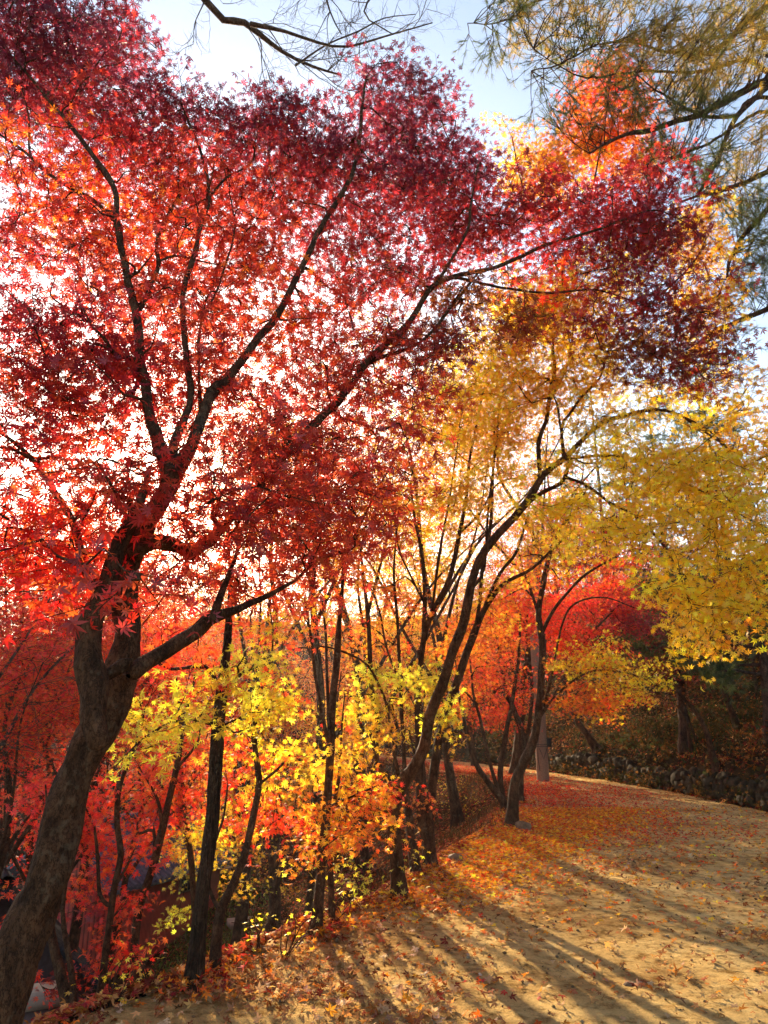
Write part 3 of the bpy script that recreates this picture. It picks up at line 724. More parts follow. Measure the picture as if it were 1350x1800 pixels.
# the yellow maple on the crest
yel = trace_tree('yellow_maple', 'slender yellow maple forking low at the near edge of the slope', 'tree', (705, 1587), [
    ([(704, 1588, 25), (700, 1540, 24), (694, 1480, 25), (692, 1420, 27), (700, 1385, 28), (722, 1355, 22), (745, 1310, 20), (755, 1260, 19), (775, 1210, 18), (795, 1150, 17), (812, 1100, 17), (828, 1035, 15), (845, 985, 14), (870, 950, 14), (905, 910, 13), (935, 870, 12), (955, 835, 11), (985, 812, 10), (1000, 798, 10), (1025, 772, 8), (1060, 742, 8), (1100, 730, 7), (1150, 720, 6), (1190, 728, 5), (1232, 755, 4), (1280, 790, 3), (1330, 850, 2)], 0, -1.2),
    ([(950, 840, 8), (947, 775, 8), (960, 740, 7), (965, 700, 7), (975, 650, 6), (972, 600, 5), (1000, 530, 3), (1010, 450, 2)], -.2, -.6),
    ([(992, 803, 7), (988, 750, 5), (1000, 730, 5), (1025, 695, 5), (1055, 665, 4), (1070, 615, 4), (1105, 560, 2)], -.4, -1.0),
    ([(965, 708, 5), (995, 650, 4), (1005, 600, 3), (1012, 530, 2)], -.4, -.6),
    ([(925, 886, 8), (955, 865, 8), (985, 850, 8), (996, 830, 7), (1000, 805, 6)], -.2, -.3),
    ([(996, 840, 6), (1030, 852, 5), (1075, 885, 5), (1110, 902, 4), (1160, 950, 4), (1190, 1000, 3), (1205, 1040, 2)], -.4, -1.6),
    ([(1000, 806, 5), (1070, 801, 5), (1130, 812, 4), (1190, 842, 4), (1250, 872, 3), (1310, 910, 2)], -.4, -1.8),
    ([(1190, 728, 4), (1240, 752, 3), (1290, 800, 3), (1325, 870, 2), (1345, 950, 2)], -1.0, -1.8),
    ([(697, 1400, 15), (680, 1372, 12), (662, 1340, 10), (660, 1305, 10), (665, 1275, 11), (657, 1235, 10), (650, 1150, 9), (647, 1100, 8), (640, 1020, 6), (632, 950, 4)], 0, .4),
    ([(703, 1370, 8), (690, 1305, 6), (680, 1240, 5), (663, 1197, 5), (645, 1168, 4), (615, 1150, 4), (560, 1136, 3), (483, 1150, 3), (400, 1182, 2)], 0, -.8),
    ([(828, 1035, 6), (850, 1000, 5), (858, 900, 4), (870, 800, 4), (880, 700, 3)], 0, .3),
    ([(1010, 455, 4), (1030, 380, 4), (1050, 290, 3), (1065, 190, 2)], -.6, -.2),
    ([(1105, 565, 4), (1160, 520, 4), (1220, 460, 3), (1250, 400, 2)], -.9, -.6),
    ([(1012, 535, 4), (960, 430, 3), (920, 330, 3), (900, 240, 2)], -.4, -.1),
], [
    (1070, 170, 70, 50, .0, .4, 'redorange', 1.5), (1040, 250, 100, 50, .0, .5, 'orange', 1.5), (1110, 270, 60, 50, .0, .4, 'orange', 1.2), (980, 300, 80, 40, .0, .5, 'amber', 1.2), (900, 250, 50, 50, .2, .3, 'amber', .5), (930, 310, 50, 40, .2, .3, 'amber', .7),
    (1235, 430, 50, 80, -.4, .4, 'amber', 1.2), (1240, 530, 60, 70, -.4, .4, 'amber', .9), (1250, 620, 50, 50, -.6, .4, 'amber', .7), (1100, 470, 80, 50, -.2, .4, 'yellow', .6), (940, 560, 80, 50, .1, .4, 'yellow', .8),
    (960, 590, 110, 90, -.3, .8, 'amber', .9), (870, 640, 90, 80, .0, .7, 'yellow', .9), (1060, 640, 100, 70, -.7, .7, 'yellow', .8), (950, 690, 100, 60, -.3, .7, 'amber', .8),
    (1100, 780, 110, 80, -1.0, .8, 'yellow', .8), (1000, 900, 90, 60, -.4, .7, 'yellow', .7), (1180, 850, 100, 80, -1.2, .8, 'yellow', 1.0), (880, 780, 90, 80, .1, .8, 'amber', .7),
    (1280, 840, 100, 90, -1.5, .7, 'yellow', 1.0), (1290, 950, 100, 80, -1.6, .6, 'yellow', 1.05), (1200, 980, 90, 70, -1.4, .6, 'yellow', 1.0), (1250, 1060, 90, 60, -1.6, .5, 'yellow', 1.05), (1240, 1115, 70, 40, -1.7, .4, 'amber', 1.1),
    (1100, 920, 80, 60, -1.0, .7, 'yellow', .9), (1310, 750, 80, 70, -1.4, .7, 'amber', 1.1), (1330, 1050, 60, 50, -1.7, .4, 'amber', 1.0),
    (980, 520, 110, 60, .2, .6, 'amber', .8), (1250, 690, 80, 50, -1.0, .6, 'yellow', .7), (800, 860, 80, 60, .2, .6, 'amber', .6), (1060, 560, 90, 60, -.4, .6, 'amber', .7), (830, 720, 80, 60, .2, .6, 'amber', .7),
    (690, 1190, 60, 26, -.1, .3, 'lemon', 1.1), (640, 1235, 50, 24, -.2, .3, 'lemon', .9), (770, 1255, 24, 40, -.1, .2, 'lemon', 1.0), (745, 1185, 30, 16, -.1, .2, 'lemon', 1.0),
], leaf=.044, rad=.24, nleaf=38, cov=5.6, twr=1.3, sides=10, jit_n=1.25)

trace_tree('orange_maple', 'orange maple with tall parallel stems directly behind the low forked yellow one', 'tree', (757, 1530), [
    ([(757, 1532, 22), (753, 1450, 20), (757, 1400, 18), (767, 1320, 16), (775, 1280, 14), (790, 1235, 14), (810, 1180, 14), (832, 1115, 13), (848, 1080, 10), (875, 1040, 8), (895, 1022, 7), (935, 1000, 5), (975, 962, 4), (1010, 930, 2)], 0, .4),
    ([(755, 1500, 16), (742, 1440, 16), (737, 1380, 15), (735, 1300, 14), (733, 1250, 12), (735, 1200, 12), (742, 1140, 11), (750, 1100, 11), (768, 1060, 10), (790, 1015, 10), (807, 940, 8), (820, 875, 7), (826, 810, 5), (840, 735, 4), (852, 680, 3)], 0, .3),
    ([(745, 1130, 8), (748, 1060, 8), (745, 1000, 7), (738, 950, 6), (730, 915, 5), (722, 850, 3)], .1, .4),
    ([(760, 1078, 5), (766, 1020, 5), (775, 960, 5), (790, 880, 4), (802, 800, 3), (812, 720, 2)], 0, .5),
    ([(835, 1110, 7), (843, 1060, 6), (848, 1000, 7), (862, 920, 7), (868, 800, 4), (870, 720, 3)], .2, .6),
    ([(808, 938, 5), (845, 900, 4), (875, 850, 3), (925, 837, 3)], .3, .3),
    ([(845, 1085, 7), (878, 1010, 6), (908, 970, 5), (930, 900, 3)], .2, .4),
    ([(748, 1065, 5), (722, 1010, 4), (700, 960, 3), (690, 880, 2)], .1, .2),
], [
    (700, 840, 90, 70, .6, .8, 'orange', .55), (760, 760, 90, 80, .6, .8, 'amber', .6), (690, 960, 80, 70, .6, .8, 'orange', .5), (800, 960, 70, 60, .5, .8, 'amber', .35),
    (860, 1060, 60, 50, .6, .7, 'amber', .6), (930, 960, 70, 50, .6, .7, 'amber', .6), (650, 1060, 70, 40, .5, .6, 'orange', .4), (790, 680, 80, 60, .6, .7, 'amber', .6), (820, 1130, 50, 50, .8, .5, 'orange', .6),
], leaf=.042, rad=.24, nleaf=34, cov=3.7, jit_n=1.1)
trace_tree('orange_maple', 'thin maple stem leaning left between the two forked trunks on the crest', 'tree', (735, 1545), [
    ([(735, 1545, 16), (725, 1490, 17), (718, 1430, 14), (712, 1380, 9), (708, 1300, 7), (703, 1180, 6), (698, 1080, 5), (693, 1000, 4), (700, 900, 2)], 0, .4),
    ([(704, 1200, 4), (680, 1140, 4), (668, 1080, 4), (655, 1040, 3)], .2, .5),
], [
    (640, 1120, 60, 50, .8, .6, 'orange', .6), (690, 1040, 60, 50, .6, .6, 'redorange', .5), (720, 1410, 40, 14, .2, .2, 'orange', .4), (600, 980, 60, 50, .8, .6, 'orange', .35),
], leaf=.042, rad=.24, nleaf=34, cov=4.4)
# ------------------------------------------------------------------ right-hand maples round the pole
trace_tree('orange_maple', 'smooth sunlit maple trunk standing beside the squared rock', 'tree', (900, 1457), [
    ([(900, 1457, 20), (902, 1420, 18), (905, 1375, 18), (925, 1330, 17), (940, 1290, 14), (948, 1240, 13), (952, 1180, 12), (953, 1120, 12), (948, 1080, 10), (956, 1020, 9), (968, 970, 8), (985, 930, 6), (1015, 890, 4)], 0, 0),
    ([(950, 1090, 6), (932, 1035, 5), (918, 1000, 4), (910, 960, 3)], 0, .3),
    ([(955, 1110, 7), (975, 1070, 6), (1000, 1040, 5), (1030, 1010, 5), (1085, 978, 3)], 0, -.6),
    ([(958, 1240, 7), (972, 1180, 5), (988, 1100, 4), (1010, 1062, 4), (1060, 1050, 3), (1115, 1068, 2)], .2, -.6),
    ([(948, 1260, 6), (985, 1215, 4), (1040, 1180, 4), (1110, 1185, 3), (1165, 1210, 2)], 0, -1.0),
], [
    (1050, 1160, 75, 28, -.5, .7, 'yellow', 1.5), (1110, 1195, 60, 26, -.8, .5, 'yellow', 1.2), (1040, 1215, 60, 30, -.3, .6, 'orange', 1.2), (1010, 1250, 30, 30, -.2, .4, 'orange', .9), (1080, 1235, 50, 26, 0, .5, 'redorange', .9),
    (930, 1020, 60, 50, .3, .8, 'orange', .6), (1000, 960, 70, 50, .2, .8, 'amber', .7), (1060, 1010, 60, 40, .2, .8, 'redorange', .8), (880, 1100, 40, 50, .5, .6, 'orange', .8),
], leaf=.045, rad=.3, nleaf=44, cov=5.2)
trace_tree('red_maple', 'maple with stems fanning left behind the smooth sunlit trunk', 'tree', (890, 1430), [
    ([(889, 1431, 12), (885, 1410, 12), (865, 1385, 11), (840, 1350, 10), (825, 1310, 8), (815, 1260, 6), (805, 1210, 4), (800, 1150, 2)], 0, 0),
    ([(878, 1396, 8), (858, 1330, 7), (845, 1270, 6), (832, 1220, 5), (826, 1160, 3)], 0, .3),
    ([(886, 1412, 12), (880, 1360, 11), (888, 1300, 10), (900, 1240, 8), (912, 1160, 6), (915, 1080, 4)], .1, .6),
], [
    (870, 1170, 60, 60, .8, .9, 'redorange', 1.0), (820, 1120, 60, 50, 1.0, .9, 'orange', .8), (900, 1070, 70, 50, 1.0, .9, 'redorange', .9), (820, 1220, 50, 40, 1.2, .8, 'orange', .9),
], leaf=.048, rad=.32, nleaf=39, cov=4.8)
trace_tree('red_maple', 'crimson maple with a split trunk just left of the concrete pole', 'tree', None, [
    ([(912, 1412, 14), (915, 1350, 12), (917, 1290, 11), (905, 1252, 9), (888, 1208, 8), (877, 1140, 6), (870, 1070, 3)], 0, 0),
    ([(915, 1340, 9), (930, 1270, 7), (935, 1200, 6), (925, 1120, 4), (930, 1050, 3)], 0, .4),
    ([(916, 1310, 6), (970, 1230, 4), (1020, 1140, 4), (1080, 1070, 3)], 0, .6),
], [
    (960, 1080, 90, 60, .8, 1.2, 'red', 1.3), (1060, 1060, 80, 50, 1.4, 1.2, 'red', 1.3), (890, 1240, 60, 50, 1.0, 1.0, 'redorange', .9), (1000, 1130, 80, 40, .8, 1.0, 'scarlet', 1.0), (1110, 1090, 70, 36, 1.6, 1.0, 'crimson', 1.2),
], leaf=.052, rad=.36, nleaf=46, cov=5.2, Yb=16.0)

# ------------------------------------------------------------------ trees on the slope, left of centre
trace_tree('ridged_bark_tree', 'straight dark trunk with ridged bark rising from the leafy path edge', 'tree', (338, 1748), [
    ([(338, 1750, 29), (345, 1680, 27), (352, 1600, 26), (362, 1520, 25), (372, 1440, 24), (377, 1360, 24), (382, 1280, 23), (390, 1220, 19), (397, 1150, 15), (402, 1100, 12), (406, 1030, 8), (402, 960, 5), (395, 900, 2)], 0, .2),
    ([(384, 1275, 9), (345, 1265, 6), (300, 1270, 4), (250, 1300, 3), (205, 1345, 2)], 0, -.9),
    ([(390, 1225, 9), (430, 1180, 5), (480, 1165, 3)], 0, .3),
], [
    (300, 1240, 70, 40, -.4, .4, 'lemon', 1.2), (250, 1290, 50, 26, -.7, .3, 'lemon', 1.0), (360, 1200, 60, 30, 0, .4, 'yellow', 1.0), (450, 1200, 70, 50, .2, .4, 'lemon', 1.2), (500, 1250, 50, 40, .4, .3, 'lemon', 1.0), (430, 1280, 40, 30, .2, .3, 'yellow', 1.0),
    (330, 1150, 60, 36, .3, .4, 'scarlet', .7),
], leaf=.042, rad=.2, nleaf=36, cov=4.0, bark=M_BARK_RIDGE, rough=.16, sides=14)
trace_tree('red_maple', 'curving maple trunk close to the right of the ridged bark trunk', 'tree', (378, 1722), [
    ([(378, 1722, 20), (380, 1660, 18), (388, 1600, 18), (408, 1560, 15), (430, 1500, 13), (447, 1420, 12), (455, 1370, 11), (448, 1320, 10), (447, 1280, 10), (457, 1240, 8), (470, 1190, 5), (480, 1120, 3), (470, 1040, 2)], 0, .6),
    ([(388, 1600, 8), (368, 1560, 6), (372, 1500, 5), (392, 1440, 4), (400, 1380, 3)], 0, .4),
    ([(455, 1380, 5), (500, 1340, 4), (530, 1290, 2)], .4, .9),
], [
    (430, 1400, 60, 50, 1.0, .6, 'redorange', 1.1), (480, 1330, 60, 40, .9, .5, 'yellow', 1.0), (420, 1450, 50, 30, 1.0, .5, 'amber', .8), (480, 1420, 40, 40, 1.0, .5, 'scarlet', .9), (460, 1100, 70, 50, .8, .6, 'redorange', .8), (400, 1330, 40, 40, 1.0, .4, 'scarlet', .9),
    (540, 1060, 60, 40, .9, .5, 'redorange', .6),
], leaf=.042, rad=.2, nleaf=36, cov=3.7)
trace_tree('red_maple', 'slim maple leaning right, in front of the red boarded wall', 'tree', None, [
    ([(242, 1760, 15), (236, 1680, 14), (243, 1600, 14), (265, 1530, 14), (285, 1460, 13), (298, 1400, 11), (311, 1350, 10), (318, 1308, 9), (328, 1250, 6), (345, 1180, 4), (350, 1100, 2)], 0, .3),
    ([(285, 1462, 6), (282, 1420, 6), (270, 1390, 4), (245, 1350, 2)], .1, .2),
    ([(312, 1350, 6), (350, 1300, 4), (350, 1240, 2)], .1, .5),
], [
    (270, 1420, 70, 40, .6, .5, 'scarlet', 1.1), (330, 1400, 40, 40, .7, .5, 'redorange', .9), (290, 1350, 60, 30, .6, .5, 'redorange', 1.1), (240, 1470, 60, 36, .8, .5, 'scarlet', 1.2), (340, 1310, 50, 30, .7, .4, 'redorange', .9),
    (330, 1460, 40, 30, .9, .4, 'yellow', 1.0), (300, 1120, 60, 50, .8, .5, 'red', .8),
], leaf=.042, rad=.22, nleaf=38, cov=3.8, Yb=7.2)
trace_tree('red_maple', 'slim maple standing between the leaning one and the ridged bark trunk', 'tree', None, [
    ([(348, 1700, 12), (344, 1640, 11), (340, 1580, 11), (336, 1520, 11), (326, 1440, 10), (319, 1380, 9), (320, 1320, 7), (318, 1260, 5), (310, 1190, 3)], 0, .3),
    ([(320, 1400, 5), (345, 1350, 4), (365, 1290, 2)], .1, .3),
], [
    (300, 1490, 50, 24, .6, .4, 'amber', .8), (330, 1540, 36, 20, .5, .4, 'lemon', .7), (305, 1600, 30, 12, .4, .3, 'lemon', .6), (390, 1490, 40, 26, .6, .4, 'amber', .6), (310, 1290, 60, 30, .5, .4, 'orange', .8),
    (420, 1550, 30, 18, .7, .4, 'amber', .3), (350, 1460, 46, 26, .6, .4, 'yellow', .9),
], leaf=.042, rad=.2, nleaf=36, cov=3.7, Yb=8.6)
trace_tree('scarlet_maple', 'snaking thin maple rising left of the red boarded wall', 'tree', None, [
    ([(165, 1810, 18), (180, 1720, 14), (190, 1640, 12), (200, 1560, 11), (212, 1500, 11), (205, 1450, 10), (207, 1400, 9), (218, 1360, 6), (238, 1310, 4), (245, 1260, 2)], 0, .3),
    ([(190, 1590, 7), (176, 1570, 7), (172, 1510, 6), (166, 1455, 4), (150, 1420, 3)], 0, .2),
    ([(208, 1550, 5), (225, 1520, 4), (238, 1490, 2)], .1, .2),
], [
    (170, 1470, 60, 36, .5, .4, 'scarlet', 1.1), (230, 1515, 50, 20, .4, .3, 'scarlet', .9), (150, 1550, 36, 30, .5, .4, 'scarlet', 1.0), (215, 1590, 26, 10, .4, .2, 'scarlet', .5), (200, 1680, 40, 26, .3, .2, 'scarlet', 1.5), (155, 1600, 26, 20, .5, .3, 'crimson', .6),
    (180, 1390, 50, 40, .5, .4, 'red', .9),
], leaf=.042, rad=.19, nleaf=40, cov=4.0, Yb=6.2)
trace_tree('red_maple', 'double stemmed maple squeezed behind the foot of the large leaning trunk', 'tree', None, [
    ([(132, 1830, 22), (112, 1740, 19), (97, 1680, 17), (88, 1610, 13), (95, 1540, 9), (85, 1460, 6), (80, 1380, 3)], 0, .3),
    ([(130, 1800, 12), (130, 1730, 11), (118, 1660, 9), (110, 1600, 8), (120, 1520, 5)], 0, .2),
], [
    (40, 1560, 50, 26, .5, .3, 'scarlet', .9), (20, 1640, 40, 40, .4, .3, 'scarlet', 1.3), (60, 1400, 60, 40, .9, .4, 'red', 1.2), (100, 1720, 30, 30, .5, .3, 'darkred', .9),
], leaf=.042, rad=.19, nleaf=38, cov=3.7, Yb=5.4)
trace_tree('yellow_maple', 'stout trunk on the slope whose lower leaves are amber, left of the twin dark stems', 'tree', (480, 1648), [
    ([(480, 1650, 23), (483, 1580, 20), (480, 1500, 19), (475, 1450, 18), (462, 1410, 13), (452, 1340, 10), (450, 1260, 8), (445, 1180, 5), (440, 1080, 3)], 0, 1),
    ([(484, 1560, 6), (495, 1510, 5), (512, 1450, 4), (525, 1380, 3)], 0, .5),
], [
    (440, 1440, 60, 40, .8, 1.2, 'orange', .9), (500, 1400, 60, 40, .8, 1.2, 'amber', 1.1), (420, 1510, 50, 24, .8, 1, 'amber', .6), (470, 1560, 40, 12, .5, .8, 'lemon', .25), (420, 1340, 60, 50, 1.2, 1.2, 'redorange', .9), (520, 1470, 40, 20, .5, .8, 'amber', .6),
    (400, 1250, 60, 60, 1.5, 1.2, 'redorange', .8),
], leaf=.05, rad=.36, nleaf=44, cov=4.4)
trace_tree('amber_maple', 'upright trunk with broad amber tiers of leaves in the middle of the slope', 'tree', (553, 1653), [
    ([(553, 1655, 21), (560, 1590, 18), (566, 1500, 17), (571, 1450, 16), (576, 1380, 15), (581, 1300, 14), (586, 1220, 13), (593, 1150, 12), (598, 1080, 8), (604, 1000, 5), (610, 930, 3)], 0, .6),
    ([(577, 1300, 9), (566, 1250, 7), (553, 1180, 6), (546, 1120, 5), (535, 1050, 3)], .2, .5),
    ([(580, 1310, 6), (576, 1200, 6), (573, 1120, 5), (566, 1050, 3)], .2, .8),
    ([(574, 1420, 5), (620, 1400, 4), (665, 1380, 2)], .2, .3),
], [
    (620, 1330, 60, 36, .6, .6, 'amber', 1.0), (640, 1390, 60, 26, .4, .5, 'amber', 1.3), (600, 1430, 70, 24, .2, .5, 'amber', 1.3), (590, 1475, 80, 20, 0, .4, 'orange', 1.8), (650, 1450, 40, 22, 0, .4, 'orange', 1.4), (545, 1385, 40, 30, .6, .5, 'amber', .9), (660, 1300, 30, 30, .5, .4, 'amber', .8),
    (560, 1080, 60, 40, .8, .6, 'redorange', .6), (600, 1010, 60, 40, .9, .6, 'orange', .5), (640, 1260, 50, 26, .8, .4, 'yellow', .8),
], leaf=.042, rad=.22, nleaf=38, cov=4.2)
trace_tree('maple_sapling', 'slim black stem rising close against the amber maple trunk', 'tree', (585, 1635), [
    ([(585, 1637, 12), (582, 1560, 11), (580, 1500, 10), (584, 1430, 8), (596, 1360, 6), (600, 1290, 4), (606, 1220, 2)], 0, .5),
], [(625, 1360, 40, 20, .6, .3, 'yellow', .8), (585, 1350, 30, 20, .5, .3, 'amber', .7)], leaf=.042, rad=.2, nleaf=31, cov=3.4)
trace_tree('bare_maple', 'half bare grey trunk deeper on the slope behind the green leafed shrub', 'tree', (637, 1572), [
    ([(637, 1573, 13), (632, 1540, 13), (622, 1490, 12), (615, 1440, 9), (600, 1350, 6), (590, 1270, 4), (600, 1180, 2)], 0, 1),
    ([(618, 1460, 6), (640, 1400, 5), (655, 1340, 4), (650, 1260, 2)], 0, .8),
], [(650, 1530, 40, 14, 0, .8, 'crimson', .5), (560, 1320, 50, 40, 1, 1, 'amber', .6), (690, 1470, 30, 26, .5, .8, 'crimson', .4), (640, 1200, 60, 60, 1, 1, 'tawny', .4)], leaf=.05, rad=.34, nleaf=31, cov=4.0, bark=M_BARK)
trace_tree('bare_maple', 'thin trunk leaning left low on the slope beneath the orange tier of leaves', 'tree', None, [
    ([(553, 1560, 9), (540, 1525, 8), (515, 1492, 7), (500, 1450, 5), (490, 1390, 3)], 0, .5),
    ([(545, 1540, 5), (556, 1480, 5), (548, 1420, 3)], 0, .3),
], [(470, 1470, 40, 30, 0, .8, 'amber', .5)], leaf=.05, rad=.34, nleaf=31, cov=4.0, Yb=13)

# ------------------------------------------------------------------ background trees, set by ground position
def grown_limbs(x, y, h, r0, lean=0.0, n=4, seed=0):
    R = np.random.default_rng(seed)
    z = float(hh(x, y))
    t = np.linspace(0, 1, 6)
    lx, ly = R.normal(0, .10, 2) * h; lx += lean * h
    bx = R.normal(0, .04 * h, 6); by = R.normal(0, .04 * h, 6); bx[0] = by[0] = 0
    main = np.stack([x + lx * t + bx * t, y + ly * t + by * t, z + h * .86 * t, r0 * (1 - .85 * t)], 1)
    out = [main]
    for k in range(n):
        u = R.uniform(.22, .6); i = u * 5
        b = main[int(i)] * (1 - i % 1) + main[int(i) + 1] * (i % 1)
        a = R.uniform(0, 6.28); L = h * R.uniform(.35, .55); w = R.uniform(.3, .7)
        d = np.array([math.cos(a) * w, math.sin(a) * w, 1.0]); d /= np.linalg.norm(d)
        q = np.linspace(0, 1, 4)[:, None]
        P = b[:3] + d * L * q + R.normal(0, .04 * L, (4, 3)) * q + np.array([math.cos(a), math.sin(a), 0]) * (.15 * L * q ** 1.5)
        out.append(np.concatenate([P, b[3] * .6 * (1 - .8 * q)], 1))
    return out
def bg_tree(name, label, px, Y, h, cr, pals, cov=1.0, z0=.35, r0=None, seed=0, leaf=.06, group=None, bark=None, rad=.42, nleaf=30, cat='tree', lean=0):
    x = (px - 675) / F * Y / CP * 1.0
    x = W(px, 1200, Y)[0]
    z = float(hh(x, Y))
    R = np.random.default_rng(seed + 99)
    E = []
    for k in range(5):
        a = k * 1.26 + R.uniform(-.4, .4); f = R.uniform(.25, .55)
        c = (x + lean * h * .6 + math.cos(a) * cr * f, Y + math.sin(a) * cr * f, z + h * R.uniform(min(z0 + .12, .85), .9))
        rr = (cr * R.uniform(.5, .7), cr * R.uniform(.5, .7), h * (1 - z0) * R.uniform(.22, .34))
        n = int(cov * 3.4 * rr[0] * rr[2] / (rad * rad * .5)) + 2
        E.append((c, rr, n, pals[k % len(pals)]))
    return build_tree(name, label, cat, grown_limbs(x, Y, h, r0 or h * .011, lean, 4, seed), E, leaf, rad, nleaf, tmpl=LEAF5 if Y < 22 else LEAF3,
                      group=group, bark=bark, sides=8, step=.2, jit_n=.6)
gl = 'maples filling the valley'
bg_tree('red_maple', 'bright red maple at the left edge behind the dark tiled roof', -10, 11.0, 7.6, 2.2, ['scarlet', 'red', 'redorange'], 1.0, .52, seed=1, leaf=.045, rad=.32, group=gl)
bg_tree('red_maple', 'red maple behind the fork of the large leaning trunk', 110, 13.0, 7.6, 2.3, ['scarlet', 'redorange', 'red'], 1.0, .42, seed=2, leaf=.045, rad=.32, group=gl)
bg_tree('red_maple', 'scarlet maple over the ridge of the red boarded house', 225, 19.5, 9.2, 2.6, ['scarlet', 'redorange', 'red'], 1.0, .5, seed=3, group=gl)
bg_tree('red_maple', 'red maple far down the valley at the left edge', -30, 17, 9.5, 3.2, ['red', 'redorange', 'scarlet'], 1.0, .3, seed=4, group=gl)
bg_tree('orange_maple', 'orange maple beyond the ridged bark trunk', 345, 26, 11.5, 3.2, ['redorange', 'orange', 'scarlet'], 1.0, .42, seed=5, group=gl)
bg_tree('orange_maple', 'thinning orange maple deep in the valley below the sun', 420, 25, 9.5, 3.0, ['orange', 'redorange', 'amber'], .4, .45, seed=6, group=gl)
bg_tree('yellow_maple', 'amber maple beyond the stout trunk on the slope', 500, 22, 6.5, 2.4, ['amber', 'orange', 'amber'], .8, .3, seed=7, group=gl)
bg_tree('orange_maple', 'sparse orange maple far behind the amber tiers', 560, 30, 10, 3.0, ['orange', 'tawny', 'redorange'], .28, .5, seed=8, group=gl)
bg_tree('orange_maple', 'orange maple behind the parallel stems', 745, 24, 8.5, 2.8, ['orange', 'amber', 'redorange'], .8, .35, seed=9, group=gl)
bg_tree('orange_maple', 'orange maple at the head of the valley left of the far path', 830, 30, 9.5, 3.3, ['orange', 'redorange', 'amber'], 1.0, .25, seed=10, group=gl)
bg_tree('yellow_maple', 'golden maple low behind the twin trunks', 690, 26, 7, 3.0, ['amber', 'yellow', 'orange'], .9, .25, seed=12, group=gl)
bg_tree('red_maple', 'tall red maple at the far left whose top meets the bright sky', 30, 14.5, 11.0, 2.8, ['red', 'redorange', 'crimson'], 1.0, .5, seed=31, leaf=.05, rad=.36, group=gl)
bg_tree('red_maple', 'tall orange red maple straight behind the fork of the leaning trunk', 150, 15.5, 11.0, 2.6, ['redorange', 'brick', 'orange'], .9, .5, seed=32, leaf=.05, rad=.36, group=gl)
bg_tree('orange_maple', 'tall orange maple right of the sun seen through the crimson leaves', 440, 17, 12.5, 2.8, ['orange', 'redorange', 'amber'], .8, .5, seed=33, leaf=.05, rad=.36, group=gl)
bg_tree('orange_maple', 'tall amber maple rising behind the twin dark stems on the slope', 560, 15, 11.0, 2.6, ['amber', 'orange', 'redorange'], .5, .5, seed=34, leaf=.048, rad=.34, group=gl)
bg_tree('orange_maple', 'tall orange maple filling the gap left of the parallel stems', 650, 19, 13.5, 3.0, ['orange', 'amber', 'redorange'], .5, .45, seed=35, leaf=.055, rad=.36, group=gl)
bg_tree('yellow_maple', 'tall golden maple between the parallel stems and the sunlit trunk', 800, 19, 12.0, 2.8, ['amber', 'orange', 'yellow'], .6, .45, seed=36, leaf=.055, rad=.36, group=gl)
bg_tree('yellow_maple', 'tall golden maple above the head of the valley', 900, 25, 15.0, 3.6, ['amber', 'orange', 'yellow'], .7, .4, seed=37, leaf=.065, rad=.45, group=gl)
bg_tree('orange_maple', 'low orange maple against the far hillside in the centre', 600, 27, 6.5, 3.0, ['orange', 'tawny', 'amber'], .7, .3, seed=38, leaf=.065, rad=.45, group=gl)
bg_tree('orange_maple', 'low orange maple right behind the ridge of the red house', 310, 27, 7.5, 3.0, ['redorange', 'orange', 'brick'], 1.0, .3, seed=41, leaf=.06, rad=.42, group=gl)
bg_tree('red_maple', 'tall dark red maple between the left edge and the forked trunk', 105, 19, 14.0, 3.0, ['scarlet', 'redorange', 'red'], .6, .5, seed=42, leaf=.06, rad=.42, group=gl)
for px_, Y_, h_, pl_, lab_ in [(60, 40, 15, ['red', 'brick', 'redorange'], 'red maple far across the valley low behind the left limb'), (170, 46, 17, ['redorange', 'red', 'brick'], 'distant red maple glimpsed through the fork of the leaning trunk'),
        (280, 42, 14, ['redorange', 'orange', 'tawny'], 'distant orange red maple left of the ridged bark trunk'), (385, 47, 15, ['orange', 'redorange', 'amber'], 'distant orange maple right of the ridged bark trunk'),
        (480, 40, 12, ['orange', 'tawny', 'amber'], 'distant tawny maple beneath the long arching limb'), (575, 48, 14, ['orange', 'amber', 'tawny'], 'distant amber maple on the far hillside behind the amber tiers'),
        (665, 43, 13, ['amber', 'orange', 'redorange'], 'distant orange maple on the far hillside behind the forked yellow one'), (760, 46, 14, ['amber', 'orange', 'orange'], 'distant golden maple on the far hillside behind the parallel stems')]:
    bg_tree('maple', lab_, px_, Y_, h_, h_ * .26, pl_, .55, .3, seed=int(px_), leaf=.11, rad=.7, nleaf=32, group='maples far across the valley')
gr = 'trees on the bank beyond the path bend'
bg_tree('red_maple', 'red maple beyond the concrete pole where the path bends', 930, 34, 9.5, 3.6, ['red', 'redorange', 'crimson'], 1.2, .3, seed=13, leaf=.08, rad=.55, group=gr)
bg_tree('red_maple', 'crimson maple on the bank above the path bend', 1060, 31, 8.6, 3.2, ['red', 'crimson', 'brick'], 1.3, .42, seed=14, leaf=.08, rad=.55, group=gr)
bg_tree('bronze_maple', 'dull orange maple on the dark bank', 1140, 27, 5.5, 2.6, ['bronze', 'brick', 'tawny'], 1.0, .3, seed=15, leaf=.07, rad=.5, group=gr)
bg_tree('bronze_maple', 'rust brown tree at the right edge of the bank', 1330, 21, 4.2, 2.2, ['bronze', 'tawny', 'bronze'], 1.0, .3, seed=16, leaf=.065, rad=.45, group=gr)
bg_tree('red_maple', 'small maple with dark red sprays leaning over the stone wall', 1215, 19.5, 3.0, 1.6, ['darkred', 'brick', 'bronze'], .8, .45, seed=17, leaf=.055, rad=.35, group=gr, lean=-.25)
